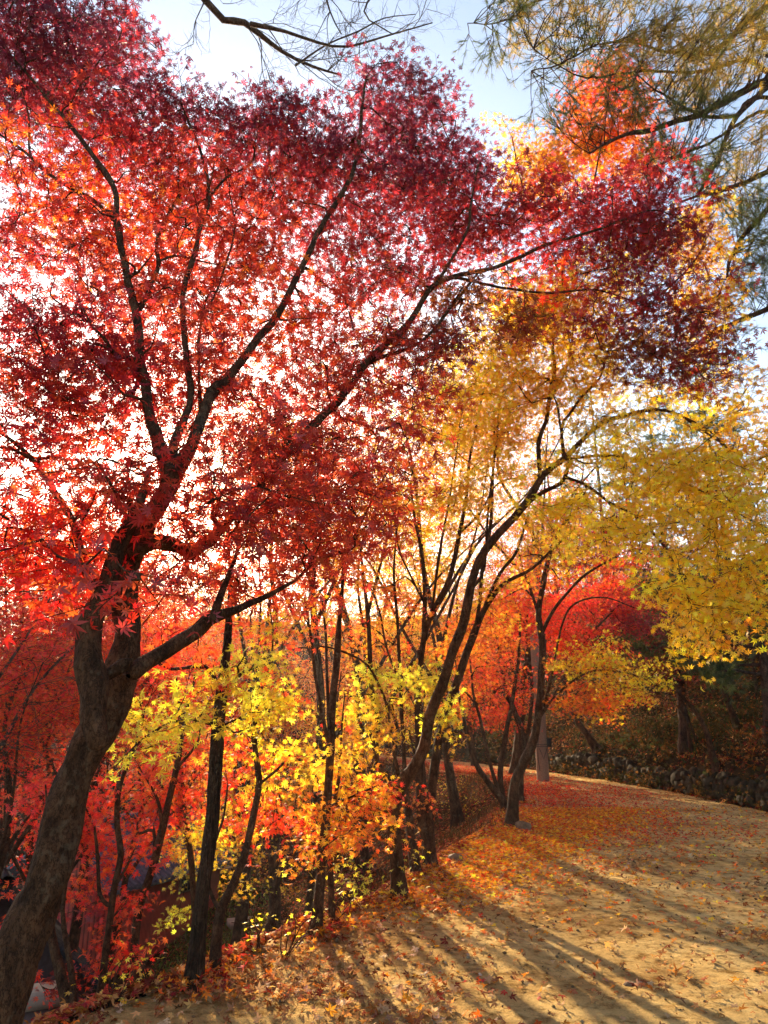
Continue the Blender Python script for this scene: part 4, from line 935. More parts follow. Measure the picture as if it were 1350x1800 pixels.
bg_tree('bronze_maple', 'brown leaved tree high on the bank', 1240, 30, 7, 3.0, ['bronze', 'darkred', 'tawny'], .9, .25, seed=18, leaf=.08, rad=.55, group=gr)
# leaning leafless trunks on the bank
for k, (p, lab) in enumerate([
    ([(1050, 1318, 12), (1030, 1290, 11), (1012, 1262, 10), (1000, 1225, 8), (985, 1170, 5)], 'dark leaning trunk right of the concrete pole'),
    ([(1262, 1355, 12), (1250, 1320, 11), (1240, 1285, 9), (1225, 1255, 7), (1190, 1215, 5)], 'leaning bare trunk above the stone wall'),
    ([(1300, 1285, 11), (1285, 1250, 10), (1270, 1210, 8), (1262, 1160, 6), (1270, 1100, 4)], 'bare trunk high on the right bank'),
    ([(1218, 1325, 8), (1212, 1300, 7), (1206, 1270, 5), (1190, 1240, 3)], 'short thin bare trunk on the middle of the bank')]):
    g = ground_hit(p[0][0], p[0][1])
    trace_tree('bare_tree', lab, 'tree', None, [(p, 0, 0)], [(p[-1][0], p[-1][1] - 20, 50, 26, .3, .8, 'bronze', .7)], leaf=.06, rad=.4, nleaf=24, cov=2, Yb=min(26, float(g[1]) if g is not None else 22))

# ------------------------------------------------------------------ needles
def needle_mesh(name, C, D, n_each, length, pal, parent, origin, width=.0016, spread=.55):
    n = len(C); idx = np.repeat(np.arange(n), n_each); m = len(idx)
    d = D[idx] + rng.normal(0, spread, (m, 3)); d /= np.linalg.norm(d, axis=1, keepdims=True)
    st = C[idx] + D[idx] * (rng.uniform(-.5, .5, m) * length)[:, None]
    L = length * rng.uniform(.6, 1.1, m)
    w = np.cross(d, rng.normal(0, 1, (m, 3))); w /= np.linalg.norm(w, axis=1, keepdims=True); w *= width
    tip = st + d * L[:, None]; tip[:, 2] -= L * .12
    v = np.stack([st - w, st + w, tip], 1).reshape(-1, 3)
    col = pick(pal, n, .2)[idx] * (1 + rng.normal(0, .1, (m, 1)))
    return mesh_np(name, v, np.arange(3 * m), np.full(m, 3), M_NEEDLE, parent, colors=np.repeat(np.clip(col, 0, 1), 3, axis=0), origin=origin)
def pine(name, label, limbs, clouds, length=.11, tuft=26, Yd=None, cones=0, cat='tree', width=.0022, twig_l=.5, dens=1.0):
    base = limbs[0][0][:3]; gz = float(hh(base[0], base[1])); org = np.array([base[0], base[1], gz])
    root = thing(name, label, cat, org)
    tb = Tubes(); S = []; T_ = []
    for q, L in enumerate(limbs):
        c = catmull(L, .12); P = c[:, :3]; R = np.maximum(c[:, 3], .004)
        wob = np.stack([fbm(np.arange(len(P)) * .3 + q * 7, np.zeros(len(P)) + s * 9, 3, s) for s in range(3)], 1) * .12
        wob[0] = 0; P = P + wob * np.minimum(1, 1.2)
        tb.add(P, R, 9 if R[0] > .03 else 6, .1, seed=q)
        if q: S.append(P); T_.append(np.gradient(P, axis=0))
    tb.build('trunk', M_BARK_PINE, root, org)
    S = np.concatenate(S); tw = Tubes(); tips = {}
    for cen, rr, n, pal in clouds:
        n = int(n * dens)
        u = rng.normal(0, 1, (n, 3)); u /= np.linalg.norm(u, axis=1, keepdims=True); u *= rng.uniform(0, 1, (n, 1)) ** .4
        P = np.asarray(cen) + u * np.asarray(rr)
        for p in P:
            d = p - S; l = np.linalg.norm(d, axis=1); j = int(np.argmin(l)); L = l[j]
            p0 = S[j]; mid = p0 + d[j] * .5 + rng.normal(0, .08, 3) * L + np.array([0, 0, -.05 * L])
            Q = catmull(np.array([p0, mid, p]), max(.1, L / 6))
            tw.add(Q, np.linspace(min(.012, .004 + .006 * L), .0025, len(Q)), 4)
            dd = d[j] / (L + 1e-6)
            for k in range(5):
                e = p + (dd * rng.uniform(.1, .7) + rng.normal(0, .42, 3)) * twig_l * .5
                tw.add(np.stack([p - dd * .05, (p + e) / 2, e]), [.003, .0025, .002], 3)
                ee = (e - p); ee /= np.linalg.norm(ee) + 1e-9; ee[2] += .25
                tips.setdefault(pal, []).append((e, ee)); tips[pal].append(((p + e) / 2, ee))
    tw.build('twigs', M_BARK_PINE, root, org)
    for pal, lst in tips.items():
        C = np.array([a for a, _ in lst]); D = np.array([b for _, b in lst])
        needle_mesh('needles', C, D, tuft, length, pal, root, org, width=width)
    allt = [a for l in tips.values() for a in l]
    for k in range(cones):
        e, _ = allt[int(rng.integers(len(allt)))]
        mb = MB(); rings = []
        for i, (z, r) in enumerate([(0, .003), (-.006, .016), (-.02, .022), (-.036, .017), (-.05, .004)]):
            rings.append([(e[0] + math.cos(a + i * .4) * r * (1.25 if (jj % 2) else .85), e[1] + math.sin(a + i * .4) * r * (1.25 if (jj % 2) else .85), e[2] + z) for jj, a in enumerate(np.linspace(0, 6.283, 11)[:-1])])
        mb.add([v for r in rings for v in r], [[i * 10 + j, i * 10 + (j + 1) % 10, (i + 1) * 10 + (j + 1) % 10, (i + 1) * 10 + j] for i in range(4) for j in range(10)])
        mb.build('cone', M_BARK_PINE, root, origin=org)
    return root
PT = np.array([7.6, 8.2])
def pl(pts, Y0, Y1): return limb(pts, Y0, Y1)
ptr = np.array([[7.6, 8.2, 0.0, .2], [7.5, 8.2, 2.5, .17], [7.2, 8.1, 5, .15], [7.0, 8.0, 7.5, .12], [6.7, 7.9, 9.5, .09], [6.4, 7.8, 11.5, .05], [6.2, 7.8, 13, .02]])
ptr[0, 2] = float(hh(7.6, 8.2))
def from_trunk(z, pts, Y1):
    P = np.array([np.interp(z, ptr[:, 2], ptr[:, 0]), np.interp(z, ptr[:, 2], ptr[:, 1]), z, .06])
    L = limb(pts, 7.6, Y1)
    return np.concatenate([[P], L])
plimbs = [ptr,
    from_trunk(7.6, [(1400, 125, 16), (1350, 142, 13), (1290, 172, 12), (1225, 205, 10), (1150, 222, 9), (1090, 240, 6), (1040, 270, 3)], 6.6),
    from_trunk(7.4, [(1400, 130, 12), (1350, 155, 11), (1300, 205, 9), (1270, 260, 7), (1240, 320, 5), (1228, 345, 3)], 6.8),
    from_trunk(6.0, [(1400, 275, 12), (1350, 298, 9), (1300, 325, 8), (1240, 345, 6), (1200, 360, 3)], 6.8),
    from_trunk(9.0, [(1400, -20, 14), (1350, 10, 13), (1300, 45, 11), (1265, 80, 9), (1225, 95, 6), (1170, 90, 5), (1090, 70, 4), (990, 110, 3), (935, 125, 2)], 6.4),
    from_trunk(4.6, [(1410, 525, 12), (1350, 545, 9), (1310, 560, 8), (1270, 575, 7), (1235, 602, 5), (1190, 640, 3)], 7.2),
    from_trunk(5.2, [(1400, 340, 12), (1350, 365, 10), (1320, 400, 9), (1290, 445, 7), (1278, 490, 4)], 7.2),
    from_trunk(9.8, [(1350, -120, 10), (1200, -60, 8), (1060, -15, 5), (960, 2, 4), (895, 30, 3), (850, 38, 2), (820, 34, 1.5)], 6.2),
    from_trunk(7.5, [(1350, 125, 8), (1240, 128, 6), (1130, 120, 4), (1030, 130, 3), (985, 115, 2), (940, 90, 2)], 6.4),
    from_trunk(7.0, [(1380, 180, 8), (1290, 208, 7), (1240, 205, 6), (1180, 175, 4), (1120, 130, 2)], 6.4),
    from_trunk(6.3, [(1400, 240, 8), (1340, 195, 6), (1270, 240, 5), (1200, 270, 4), (1130, 300, 2)], 6.6)]
def pc(cx, cy, rx, ry, Y, dY, n, pal):
    s = scale_at(cx, cy, Y); return (W(cx, cy, Y), (rx * s, dY, ry * s), n, pal)
pine('pine_tree', 'large pine reaching in from the right with yellowing needles and dark branches', plimbs, [
    pc(1120, 60, 130, 50, 6.6, .7, 46, 'olive'), pc(1250, 90, 110, 70, 6.9, .7, 46, 'olive'), pc(960, 30, 90, 40, 6.3, .5, 22, 'olive'), pc(880, 45, 60, 30, 6.2, .4, 9, 'green'),
    pc(1180, 150, 110, 40, 6.7, .6, 30, 'olive'), pc(1010, 100, 70, 40, 6.5, .5, 12, 'green'), pc(1080, 200, 60, 50, 6.6, .5, 10, 'green'), pc(980, 190, 50, 40, 6.5, .5, 6, 'green'), pc(1200, 250, 100, 50, 6.8, .6, 22, 'green'),
    pc(1300, 280, 60, 80, 7.1, .6, 18, 'olive'), pc(1320, 60, 60, 80, 7.1, .6, 26, 'olive'), pc(1310, 420, 50, 60, 7.2, .5, 16, 'green'), pc(1320, 500, 50, 40, 7.3, .5, 14, 'green'), pc(1250, 330, 60, 40, 6.9, .5, 9, 'green'), pc(1330, 380, 40, 60, 7.2, .4, 10, 'green'), pc(1290, 600, 50, 30, 7.3, .4, 5, 'green'),
], cones=12, length=.085, tuft=30, width=.0014, dens=1.9)
# layered conifers on the bank
def conifer(label, px, Y, h, cr, n, seed, z0=.2):
    R = np.random.default_rng(seed)
    x = W(px, 1200, Y)[0]; z = float(hh(x, Y))
    L = [np.array([[x, Y, z, .14], [x + .1, Y, z + h * .5, .09], [x, Y, z + h, .02]])]
    cl = []
    for k in range(n):
        a = R.uniform(0, 6.28); f = z0 + (1 - z0) * k / n; r = cr * (1.1 - f * .85)
        p0 = np.array([x, Y, z + h * f]); p1 = p0 + np.array([math.cos(a) * r, math.sin(a) * r, -.05 * r])
        L.append(np.array([[*p0, .04], [*((p0 + p1) / 2 + (0, 0, .1)), .025], [*p1, .01]]))
        cl.append(((p0 + p1) / 2 + np.array([math.cos(a), math.sin(a), 0]) * r * .2, (r * .5, r * .5, .10), 9, 'green'))
    return pine('conifer', label, L, cl, length=.14, tuft=30, width=.006, twig_l=.8)
conifer('dark green conifer with flat tiers above the right bank', 1190, 19.5, 4.8, 2.2, 14, 5, .45)
conifer('green conifer at the right edge below the hanging yellow leaves', 1340, 16.5, 4.2, 2.0, 14, 6, .35)
conifer('tall green conifer behind the yellow maple on the right', 1300, 24, 9.5, 3.0, 22, 7, .3)
conifer('dark conifer on the bank beyond the bronze trees', 1130, 36, 9.5, 3.2, 20, 8, .3)
conifer('dense conifer added to shade the bank, left of the path bend behind the crimson maples', 985, 37, 12.5, 3.0, 26, 21, .15)  # this and the next three conifers are added to shade the bank
conifer('dense tall conifer added above the bend to shade the bank', 1080, 39, 14.0, 3.2, 26, 22, .12)
conifer('broad conifer added beyond the rust brown trees to shade the bank', 1190, 34, 12.0, 3.2, 26, 23, .12)
conifer('dark conifer added as a shade caster behind the tiers of green needles at the right', 1290, 36, 13.0, 3.2, 26, 24, .12)
conifer('conifer half hidden by crimson leaves over the path bend', 1010, 44, 10, 3.4, 18, 9, .3)

# ------------------------------------------------------------------ leafless tree overhead
def bare_tree(name, label, limbs, ntw, seed, bark, depth=3, L0=.9, grav=.0):
    R = np.random.default_rng(seed)
    base = limbs[0][0][:3]; org = np.array([base[0], base[1], float(hh(base[0], base[1]))])
    root = thing(name, label, 'tree', org)
    tb = Tubes(); S = []
    for q, L in enumerate(limbs):
        c = catmull(L, .12); tb.add(c[:, :3], np.maximum(c[:, 3], .003), 9, .08, seed=q)
        if q: S.append(c)
    tb.build('trunk', bark, root, org)
    S = np.concatenate(S); tw = Tubes()
    def rec(p, d, L, r, k):
        n = 6; P = [p]; dd = d.copy()
        for i in range(n):
            dd = dd + R.normal(0, .16, 3); dd[2] -= grav; dd /= np.linalg.norm(dd); P.append(P[-1] + dd * L / n)
        tw.add(np.array(P), np.linspace(r, r * .3, n + 1), 4)
        if k > 0:
            for i in range(2, n + 1, 1):
                if R.uniform() < .75:
                    e = dd + R.normal(0, .65, 3); e /= np.linalg.norm(e)
                    rec(P[i], e, L * R.uniform(.4, .65), r * .55, k - 1)
    for _ in range(ntw):
        i = int(R.integers(3, len(S) - 1)); T = S[i, :3] - S[i - 1, :3]; T /= np.linalg.norm(T) + 1e-9
        d = T * .7 + R.normal(0, .6, 3); d /= np.linalg.norm(d)
        rec(S[i, :3], d, L0 * R.uniform(.5, 1.1), min(.007, S[i, 3] * .6), depth)
    tw.build('twigs', bark, root, org)
    return root
zb = float(hh(-4.5, 1.5))
btr = np.array([[-4.5, 1.5, zb, .2], [-4.4, 1.6, 2, .17], [-4.2, 1.9, 5, .13], [-3.6, 2.6, 7.5, .10], [-3.0, 3.6, 8.8, .07], [-2.6, 4.4, 9.4, .05]])
L1 = limb([(360, 0, 12), (430, 40, 12), (495, 90, 7), (550, 117, 5), (600, 132, 3)], 5.4, 6.0)
L2 = limb([(440, 42, 9), (500, 55, 6), (560, 75, 5), (610, 82, 4), (690, 60, 3), (760, 40, 2)], 5.5, 6.2)
L3 = limb([(520, 115, 4), (575, 78, 3), (630, 55, 3), (675, 32, 2), (730, 25, 1.5)], 5.8, 6.3)
bare_tree('bare_tree', 'leafless branches of a grey tree overhanging the top of the canopy', [btr, np.concatenate([[[-2.6, 4.4, 9.4, .05]], L1]), L2, L3,
    limb([(560, -60, 5), (580, 20, 3), (600, 60, 2)], 6.2, 6.2), limb([(690, -50, 4), (640, 20, 3), (690, 60, 2)], 6.2, 6.3)], 34, 3, M_BARK_GREY, L0=.7)
for k, (px, Y, h, lab) in enumerate([(-20, 9.5, 9.0, 'leafless grey tree at the left edge against the sky'), (35, 15, 11, 'second leafless tree behind the red leaves at the left edge'),
                                     (590, 34, 11, 'leafless tree on the far side of the valley below the sun'), (650, 38, 12, 'tall leafless tree far beyond the yellow sprays'), (500, 42, 12, 'leafless tree on the far hillside left of centre'), (540, 46, 10, 'small leafless tree on the far hillside between two taller ones')]):
    x = W(px, 1200, Y)[0]
    Ls = grown_limbs(x, Y, h, h * .012, 0, 6, 40 + k)
    bare_tree('bare_tree', lab, Ls, 46, 60 + k, M_BARK_GREY, depth=2, L0=1.6)

# ------------------------------------------------------------------ far hillside wood
n = 60000
x = rng.uniform(-60, 40, n); y = 40 + 60 * rng.uniform(0, 1, n)
k_ = fbm(x * .12, y * .12, 4, 111)
keep = rng.uniform(0, 1, n) < sstep(-.25, .2, k_)
x, y = x[keep], y[keep]; n = len(x)
z = hh(x, y) + rng.uniform(0, 1, n) ** 1.2 * (2.0 + 6 * vnoise(x * .35, y * .35, 7))
v, f, fs, kk = instance_leaves(LEAF3, np.stack([x, y, z], 1), rng.normal(0, .6, (n, 3)) + (0, 0, .8), rng.uniform(0, 6.28, n), rng.uniform(.10, .22, n))
c = np.where((vnoise(x * .2, y * .2, 5) > .55)[:, None], pick('tawny', n, .2), pick('tan', n, .2)); c = np.where((vnoise(x * .15, y * .15, 15) > .72)[:, None], pick('orange', n, .2), c)
far = mesh_np('woods', v, f, fs, M_LEAF, None, colors=np.repeat(c, kk, axis=0)); far['kind'] = 'stuff'; far['label'] = 'hazy tan and orange woodland across the far hillside'; far['category'] = 'woods'

# ------------------------------------------------------------------ rocks, stones, wall
M_STONE = simple_mat('weathered_stone', (0.11, 0.065, 0.035), (0.30, 0.19, 0.11), sc=9, bump=.7, dist=.03, detail=10, spec=.05)
M_WALL = simple_mat('lichen_stone', (0.018, 0.014, 0.008), (0.085, 0.060, 0.036), sc=5, bump=.9, dist=.05, detail=10, spec=.03)
def rock_pts(c, r, seed, nlat=7, nlon=10, sq=.6):
    R = np.random.default_rng(seed); V = []; Fc = []
    for i in range(nlat + 1):
        th = math.pi * i / nlat
        for j in range(nlon):
            ph = 2 * math.pi * j / nlon
            d = np.array([math.sin(th) * math.cos(ph), math.sin(th) * math.sin(ph), math.cos(th)])
            q = d / (np.sum(np.abs(d) ** 4) ** .25) * sq + d * (1 - sq)
            k = 1 + .16 * math.sin(3.1 * d[0] + seed) * math.cos(2.7 * d[1] + seed * 2) + .05 * R.normal() * (0 < i < nlat)
            V.append(np.asarray(c) + q * k * np.asarray(r))
    for i in range(nlat):
        for j in range(nlon):
            Fc.append([i * nlon + j, (i + 1) * nlon + j, (i + 1) * nlon + (j + 1) % nlon, i * nlon + (j + 1) % nlon])
    return V, Fc
def rock(label, px, py, size, seed, Yb=None):
    g = ground_hit(px, py); mb = MB()
    V, Fc = rock_pts((g[0], g[1] + size[1] * .5, g[2] + size[2] * .55), size, seed); mb.add(V, Fc)
    o = mb.build('rock', M_STONE, origin=(g[0], g[1], g[2])); o.location = [float(q) for q in g]
    tag(o, label, 'rock'); return o
rock('squared pale rock at the foot of the smooth sunlit maple', 922, 1464, (.13, .13, .10), 3)
rock('low rounded rock at the slope edge past the twin trunks', 802, 1520, (.10, .08, .07), 5)
rock('small pale stone standing in for a shoe on the near path among dry leaves', 1112, 1738, (.045, .035, .022), 8)  # stone put in place of a shoe
mb = MB(); R = np.random.default_rng(5)
yy = 10.5
while yy < 27:
    L = R.uniform(.16, .46); zz = -.02; lim = .30 + .30 * float(fbm(yy * .9, 3.0, 3, 8)) * 2 + .1
    while zz < lim:
        hgt = R.uniform(.10, .30); yc = yy + R.uniform(-.12, .12); xr = float(redge(yc))
        V, Fc = rock_pts((0, 0, 0), (R.uniform(.12, .2), L * R.uniform(.4, .62), hgt * .56), int(R.integers(999)), 4, 6, .8)
        V = np.array(V) + R.normal(0, .028, (len(V), 3)); a = R.normal(0, .5); t_ = R.normal(0, .7)
        V = V @ np.array([[math.cos(a), math.sin(a), 0], [-math.sin(a), math.cos(a), 0], [0, 0, 1]]) @ np.array([[1, 0, 0], [0, math.cos(t_), math.sin(t_)], [0, -math.sin(t_), math.cos(t_)]])
        V += (xr + .26 + .35 * zz + R.uniform(-.05, .05), yc, float(hh(xr + .1, yc)) + zz + hgt / 2)
        mb.add(V, Fc); zz += hgt * .85
    yy += L * .72
g0 = (float(redge(18)) + .3, 18.0, 0.0)
wall = mb.build('stone_wall', M_WALL, smooth=False, origin=g0); wall.location = g0
tag(wall, 'low dry stone retaining wall along the foot of the dark bank', 'wall')

# thicket on the bank
n = 60000
y = rng.uniform(11, 44, n); x = redge(y) + .10 + 13 * rng.uniform(0, 1, n) ** 1.3
keep = rng.uniform(0, 1, n) < (.15 + .85 * patch(x, y, .45, 131, -.1, .15)); x, y = x[keep], y[keep]; n = len(x)
z = hh(x, y) + rng.uniform(0, 1, n) ** 1.4 * (.25 + 1.1 * patch(x, y, .3, 133, -.1, .2))
v, f, fs, kk = instance_leaves(LEAF5, np.stack([x, y, z], 1), rng.normal(0, .6, (n, 3)) + (0, 0, .8), rng.uniform(0, 6.28, n), rng.uniform(.05, .10, n))
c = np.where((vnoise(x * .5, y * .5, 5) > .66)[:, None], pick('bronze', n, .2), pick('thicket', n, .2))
m2 = 22000
y2 = rng.uniform(10.5, 27, m2); x2 = redge(y2) + rng.uniform(-.05, .75, m2); k2 = rng.uniform(0, 1, m2) < (.12 + .88 * patch(x2, y2, 1.2, 151, 0, .2)); x2, y2 = x2[k2], y2[k2]; m2 = len(x2)
z2 = hh(redge(y2) + .1, y2) + rng.uniform(0, .8, m2) * (.3 + .7 * sstep(-.05, .5, x2 - redge(y2)))
v2, f2, fs2, _ = instance_leaves(LEAF5, np.stack([x2, y2, z2], 1), rng.normal(0, .7, (m2, 3)) + (0, 0, .6), rng.uniform(0, 6.28, m2), rng.uniform(.03, .07, m2))
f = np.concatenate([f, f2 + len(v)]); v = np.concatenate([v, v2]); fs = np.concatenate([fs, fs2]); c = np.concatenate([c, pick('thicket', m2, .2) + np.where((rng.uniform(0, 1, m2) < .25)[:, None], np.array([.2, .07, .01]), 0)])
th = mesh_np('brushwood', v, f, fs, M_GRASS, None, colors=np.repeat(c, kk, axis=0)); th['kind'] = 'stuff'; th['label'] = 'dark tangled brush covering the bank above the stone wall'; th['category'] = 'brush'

# ------------------------------------------------------------------ concrete pole
M_CONC = simple_mat('pole_concrete', (0.20, 0.115, 0.070), (0.32, 0.19, 0.12), sc=30, bump=.15, dist=.005)
M_BLACK = simple_mat('black_steel', (0.015, 0.015, 0.015), (0.03, 0.03, 0.03), rough=.5, bump=.05)
M_WHITE = simple_mat('pale_enamel', (0.55, 0.57, 0.60), (0.68, 0.70, 0.72), rough=.4, bump=.05)
g = ground_hit(955, 1374); gp = (float(g[0]), float(g[1]), float(hh(g[0], g[1])))
pole = thing('utility_pole', 'round concrete utility pole with a black clamp behind the smooth sunlit maple', 'pole', gp)
t = Tubes(); zs = np.linspace(-.3, 6.8, 30); t.add(np.stack([gp[0] + 0 * zs, gp[1] + 0 * zs, gp[2] + zs], 1), .175 - .006 * zs, 20); t.build('shaft', M_CONC, pole, gp)
t = Tubes()
for zc in (.95, 1.0): 
    a = np.linspace(0, 2 * math.pi, 25); t.add(np.stack([gp[0] + .18 * np.cos(a), gp[1] + .18 * np.sin(a), gp[2] + zc + 0 * a], 1), .008 + 0 * a, 6)
t.build('clamp', M_BLACK, pole, gp)
mb = MB(); mb.box((gp[0] + .20, gp[1] - .12, gp[2] + 1.05), (.12, .09, .22)); mb.box((gp[0] + .20, gp[1] - .12, gp[2] + 1.175), (.14, .11, .02)); mb.build('junction_box', M_BLACK, pole, origin=gp)
t = Tubes(); zs = np.linspace(.3, 1.9, 24); t.add(np.stack([gp[0] - .06 - .09 * np.sin(zs * 2.2), gp[1] - .20 + 0 * zs, gp[2] + zs], 1), .010 + 0 * zs, 6)
t.add(np.array([[gp[0] - .1, gp[1] - .2, gp[2] + .9], [gp[0], gp[1] - .24, gp[2] + .62], [gp[0] + .14, gp[1] - .2, gp[2] + .95]]), [.01, .01, .01], 6); t.build('cable', M_BLACK, pole, gp)

# ------------------------------------------------------------------ houses in the valley
M_TILE = simple_mat('dark_roof_tile', (0.020, 0.020, 0.022), (0.06, 0.058, 0.06), sc=12, rough=.95, bump=.4, spec=.02)
M_TILE2 = simple_mat('blue_grey_roof_tile', (0.07, 0.08, 0.11), (0.15, 0.17, 0.22), sc=8, rough=.95, bump=.3, spec=.02)
M_PLAST = simple_mat('pale_plaster', (0.20, 0.15, 0.10), (0.34, 0.26, 0.18), sc=5, bump=.1)
M_MAUVE = simple_mat('mauve_render', (0.10, 0.06, 0.055), (0.17, 0.11, 0.10), sc=12, bump=.3)
def board_mat():
    m, nt, out = new_mat('red_boards')
    tc = N(nt, 'ShaderNodeTexCoord'); wv = N(nt, 'ShaderNodeTexWave', Scale=9.0, Distortion=.6); wv.bands_direction = 'DIAGONAL'
    mp = N(nt, 'ShaderNodeMapping'); mp.inputs['Scale'].default_value = (1, 1, 0.0)
    nt.links.new(tc.outputs['Object'], mp.inputs[0]); nt.links.new(mp.outputs[0], wv.inputs[0])
    no = N(nt, 'ShaderNodeTexNoise', Scale=4.0, Detail=8.0); nt.links.new(tc.outputs['Object'], no.inputs[0])
    r = ramp(nt, [(0.0, (0.14, 0.022, 0.012)), (0.25, (0.42, 0.065, 0.035)), (1.0, (0.50, 0.085, 0.045))]); nt.links.new(wv.outputs[0], r.inputs[0])
    r2 = ramp(nt, [(.3, (.6, .6, .6)), (.7, (1.1, 1.05, 1))]); nt.links.new(no.outputs[0], r2.inputs[0])
    mu = N(nt, 'ShaderNodeMix', data_type='RGBA', blend_type='MULTIPLY'); mu.inputs[0].default_value = 1
    nt.links.new(r.outputs[0], mu.inputs[6]); nt.links.new(r2.outputs[0], mu.inputs[7])
    b = N(nt, 'ShaderNodeBsdfPrincipled', Roughness=.8); nt.links.new(mu.outputs[2], b.inputs['Base Color'])
    bp = N(nt, 'ShaderNodeBump', Strength=.5, Distance=.01); nt.links.new(wv.outputs[0], bp.inputs['Height']); nt.links.new(bp.outputs[0], b.inputs['Normal'])
    nt.links.new(b.outputs[0], out.inputs[0]); return m
M_RED = board_mat()
M_DARKGLASS = simple_mat('dark_glass', (0.01, 0.012, 0.014), (0.02, 0.022, 0.025), rough=.1, bump=0)
M_FRAME = simple_mat('grey_brown_wood', (0.16, 0.11, 0.08), (0.26, 0.19, 0.14), sc=20)
class Frame:
    """local frame: u along the ridge, v across, w up"""
    def __init__(s, o, ang): s.o = np.array(o, float); s.c, s.s = math.cos(ang), math.sin(ang)
    def __call__(s, u, v, w): return (s.o[0] + u * s.c - v * s.s, s.o[1] + u * s.s + v * s.c, s.o[2] + w)
def slab(mb, fr, us, vs, ws):
    P = [fr(us[a], vs[b], ws[c]) for c in (0, 1) for b in (0, 1) for a in (0, 1)]
    mb.add(P, [[0, 2, 3, 1], [4, 5, 7, 6], [0, 1, 5, 4], [2, 6, 7, 3], [0, 4, 6, 2], [1, 3, 7, 5]])
def house(name, label, o, ang, L, Wd, Hw, Hr, mwall, mtile, over=.45, window=None):
    fr = Frame(o, ang); root = thing(name, label, 'house', o)
    mb = MB(); t = .0
    A = [fr(0, 0, -1), fr(L, 0, -1), fr(L, Wd, -1), fr(0, Wd, -1), fr(0, 0, Hw), fr(L, 0, Hw), fr(L, Wd, Hw), fr(0, Wd, Hw), fr(0, Wd / 2, Hw + Hr - .12), fr(L, Wd / 2, Hw + Hr - .12)]
    mb.add(A, [[0, 1, 5, 4], [2, 3, 7, 6], [3, 0, 4, 8, 7], [1, 2, 6, 9, 5], [4, 5, 9, 8], [6, 7, 8, 9]])
    mb.build('wall', mwall, root, origin=o)
    # roof: two thick slopes with rolls of round tiles running down them, and a ridge roll
    sl = Hr / (Wd / 2)
    mb = MB()
    for sgn in (0, 1):
        v0 = -over if sgn == 0 else Wd + over; v1 = Wd / 2
        w0 = Hw - over * sl + .0; w1 = Hw + Hr
        P = [fr(-over, v0, w0 - .06), fr(L + over, v0, w0 - .06), fr(L + over, v1, w1 - .06), fr(-over, v1, w1 - .06), fr(-over, v0, w0 + .04), fr(L + over, v0, w0 + .04), fr(L + over, v1, w1 + .04), fr(-over, v1, w1 + .04)]
        mb.add(P, [[0, 3, 2, 1], [4, 5, 6, 7], [0, 1, 5, 4], [1, 2, 6, 5], [3, 0, 4, 7]])
    mb.build('roof', mtile, root, origin=o)
    tb = Tubes()
    n = int((L + 2 * over) / .22)
    for i in range(n + 1):
        u = -over + (L + 2 * over) * i / n
        for v0, v1 in ((-over - .03, Wd / 2), (Wd + over + .03, Wd / 2)):
            P = np.array([fr(u, v0 + (v1 - v0) * q, Hw - over * sl + (Hr + over * sl) * q + .05 - .10 * math.sin(q * 3.14) * .6) for q in np.linspace(0, 1, 7)])
            tb.add(P, np.full(7, .055), 6)
    tb.add(np.array([fr(-over - .05, Wd / 2, Hw + Hr + .14), fr(L / 2, Wd / 2, Hw + Hr + .09), fr(L + over + .05, Wd / 2, Hw + Hr + .14)]), [.14, .13, .14], 8)
    tb.build('roof_tiles', mtile, root, origin=o)
    if window:
        u0, w0, ww, wh = window
        mb = MB(); slab(mb, fr, (u0, u0 + ww), (-.05, .03), (w0, w0 + wh)); fo = mb.build('window', M_FRAME, root, origin=o)
        mb = MB(); slab(mb, fr, (u0 + .05, u0 + ww * .5 - .02), (-.056, -.02), (w0 + .05, w0 + wh - .05)); slab(mb, fr, (u0 + ww * .5 + .02, u0 + ww - .05), (-.056, -.02), (w0 + .05, w0 + wh - .05)); mb.build('pane', M_DARKGLASS, fo, origin=o)
    return root
# red boarded house: long side runs from (180,1730) towards (335,1640) and on
a = np.array([-7.32, 21.85]); b = np.array([-5.5, 25.2]); ang = math.atan2(b[1] - a[1], b[0] - a[0])
zr = float(hh(-6.8, 22)) 
house('red_house', 'low red boarded house with a small dark window on the valley floor', (a[0], a[1], zr), ang, 4.4, 3.6, 2.35, 1.1, M_RED, M_TILE2, window=(2.6, 1.5, .62, .42))
# tiled hall nearer on the left; ridge runs away from the viewer
o = (-4.6, 11.2, float(hh(-4.6, 11.2)) + .0); zt = -3.6
house('tiled_hall', 'dark tiled hall roof low at the left edge, half behind the large trunk', (-5.2, 14.6, zt), math.radians(122), 6.0, 3.0, 1.0, 1.5, M_MAUVE, M_TILE)
# gate pillar with a concrete cap by the lower left corner
g = W(66, 1800, 7.0); gz = float(hh(g[0], g[1]))
pil = thing('gate_pillar', 'mauve rendered pillar with a pale concrete cap at the lower left corner', 'pillar', (g[0], g[1], gz))
top = W(66, 1760, 7.0)[2]
mb = MB(); mb.box((g[0], g[1], (gz - .4 + top) / 2), (.30, .30, top - gz + .4), .5); mb.build('shaft', M_MAUVE, pil, origin=(g[0], g[1], gz))
mb = MB(); mb.box((g[0], g[1], top + .04), (.46, .42, .08), .5); mb.build('cap', M_PLAST, pil, origin=(g[0], g[1], gz))
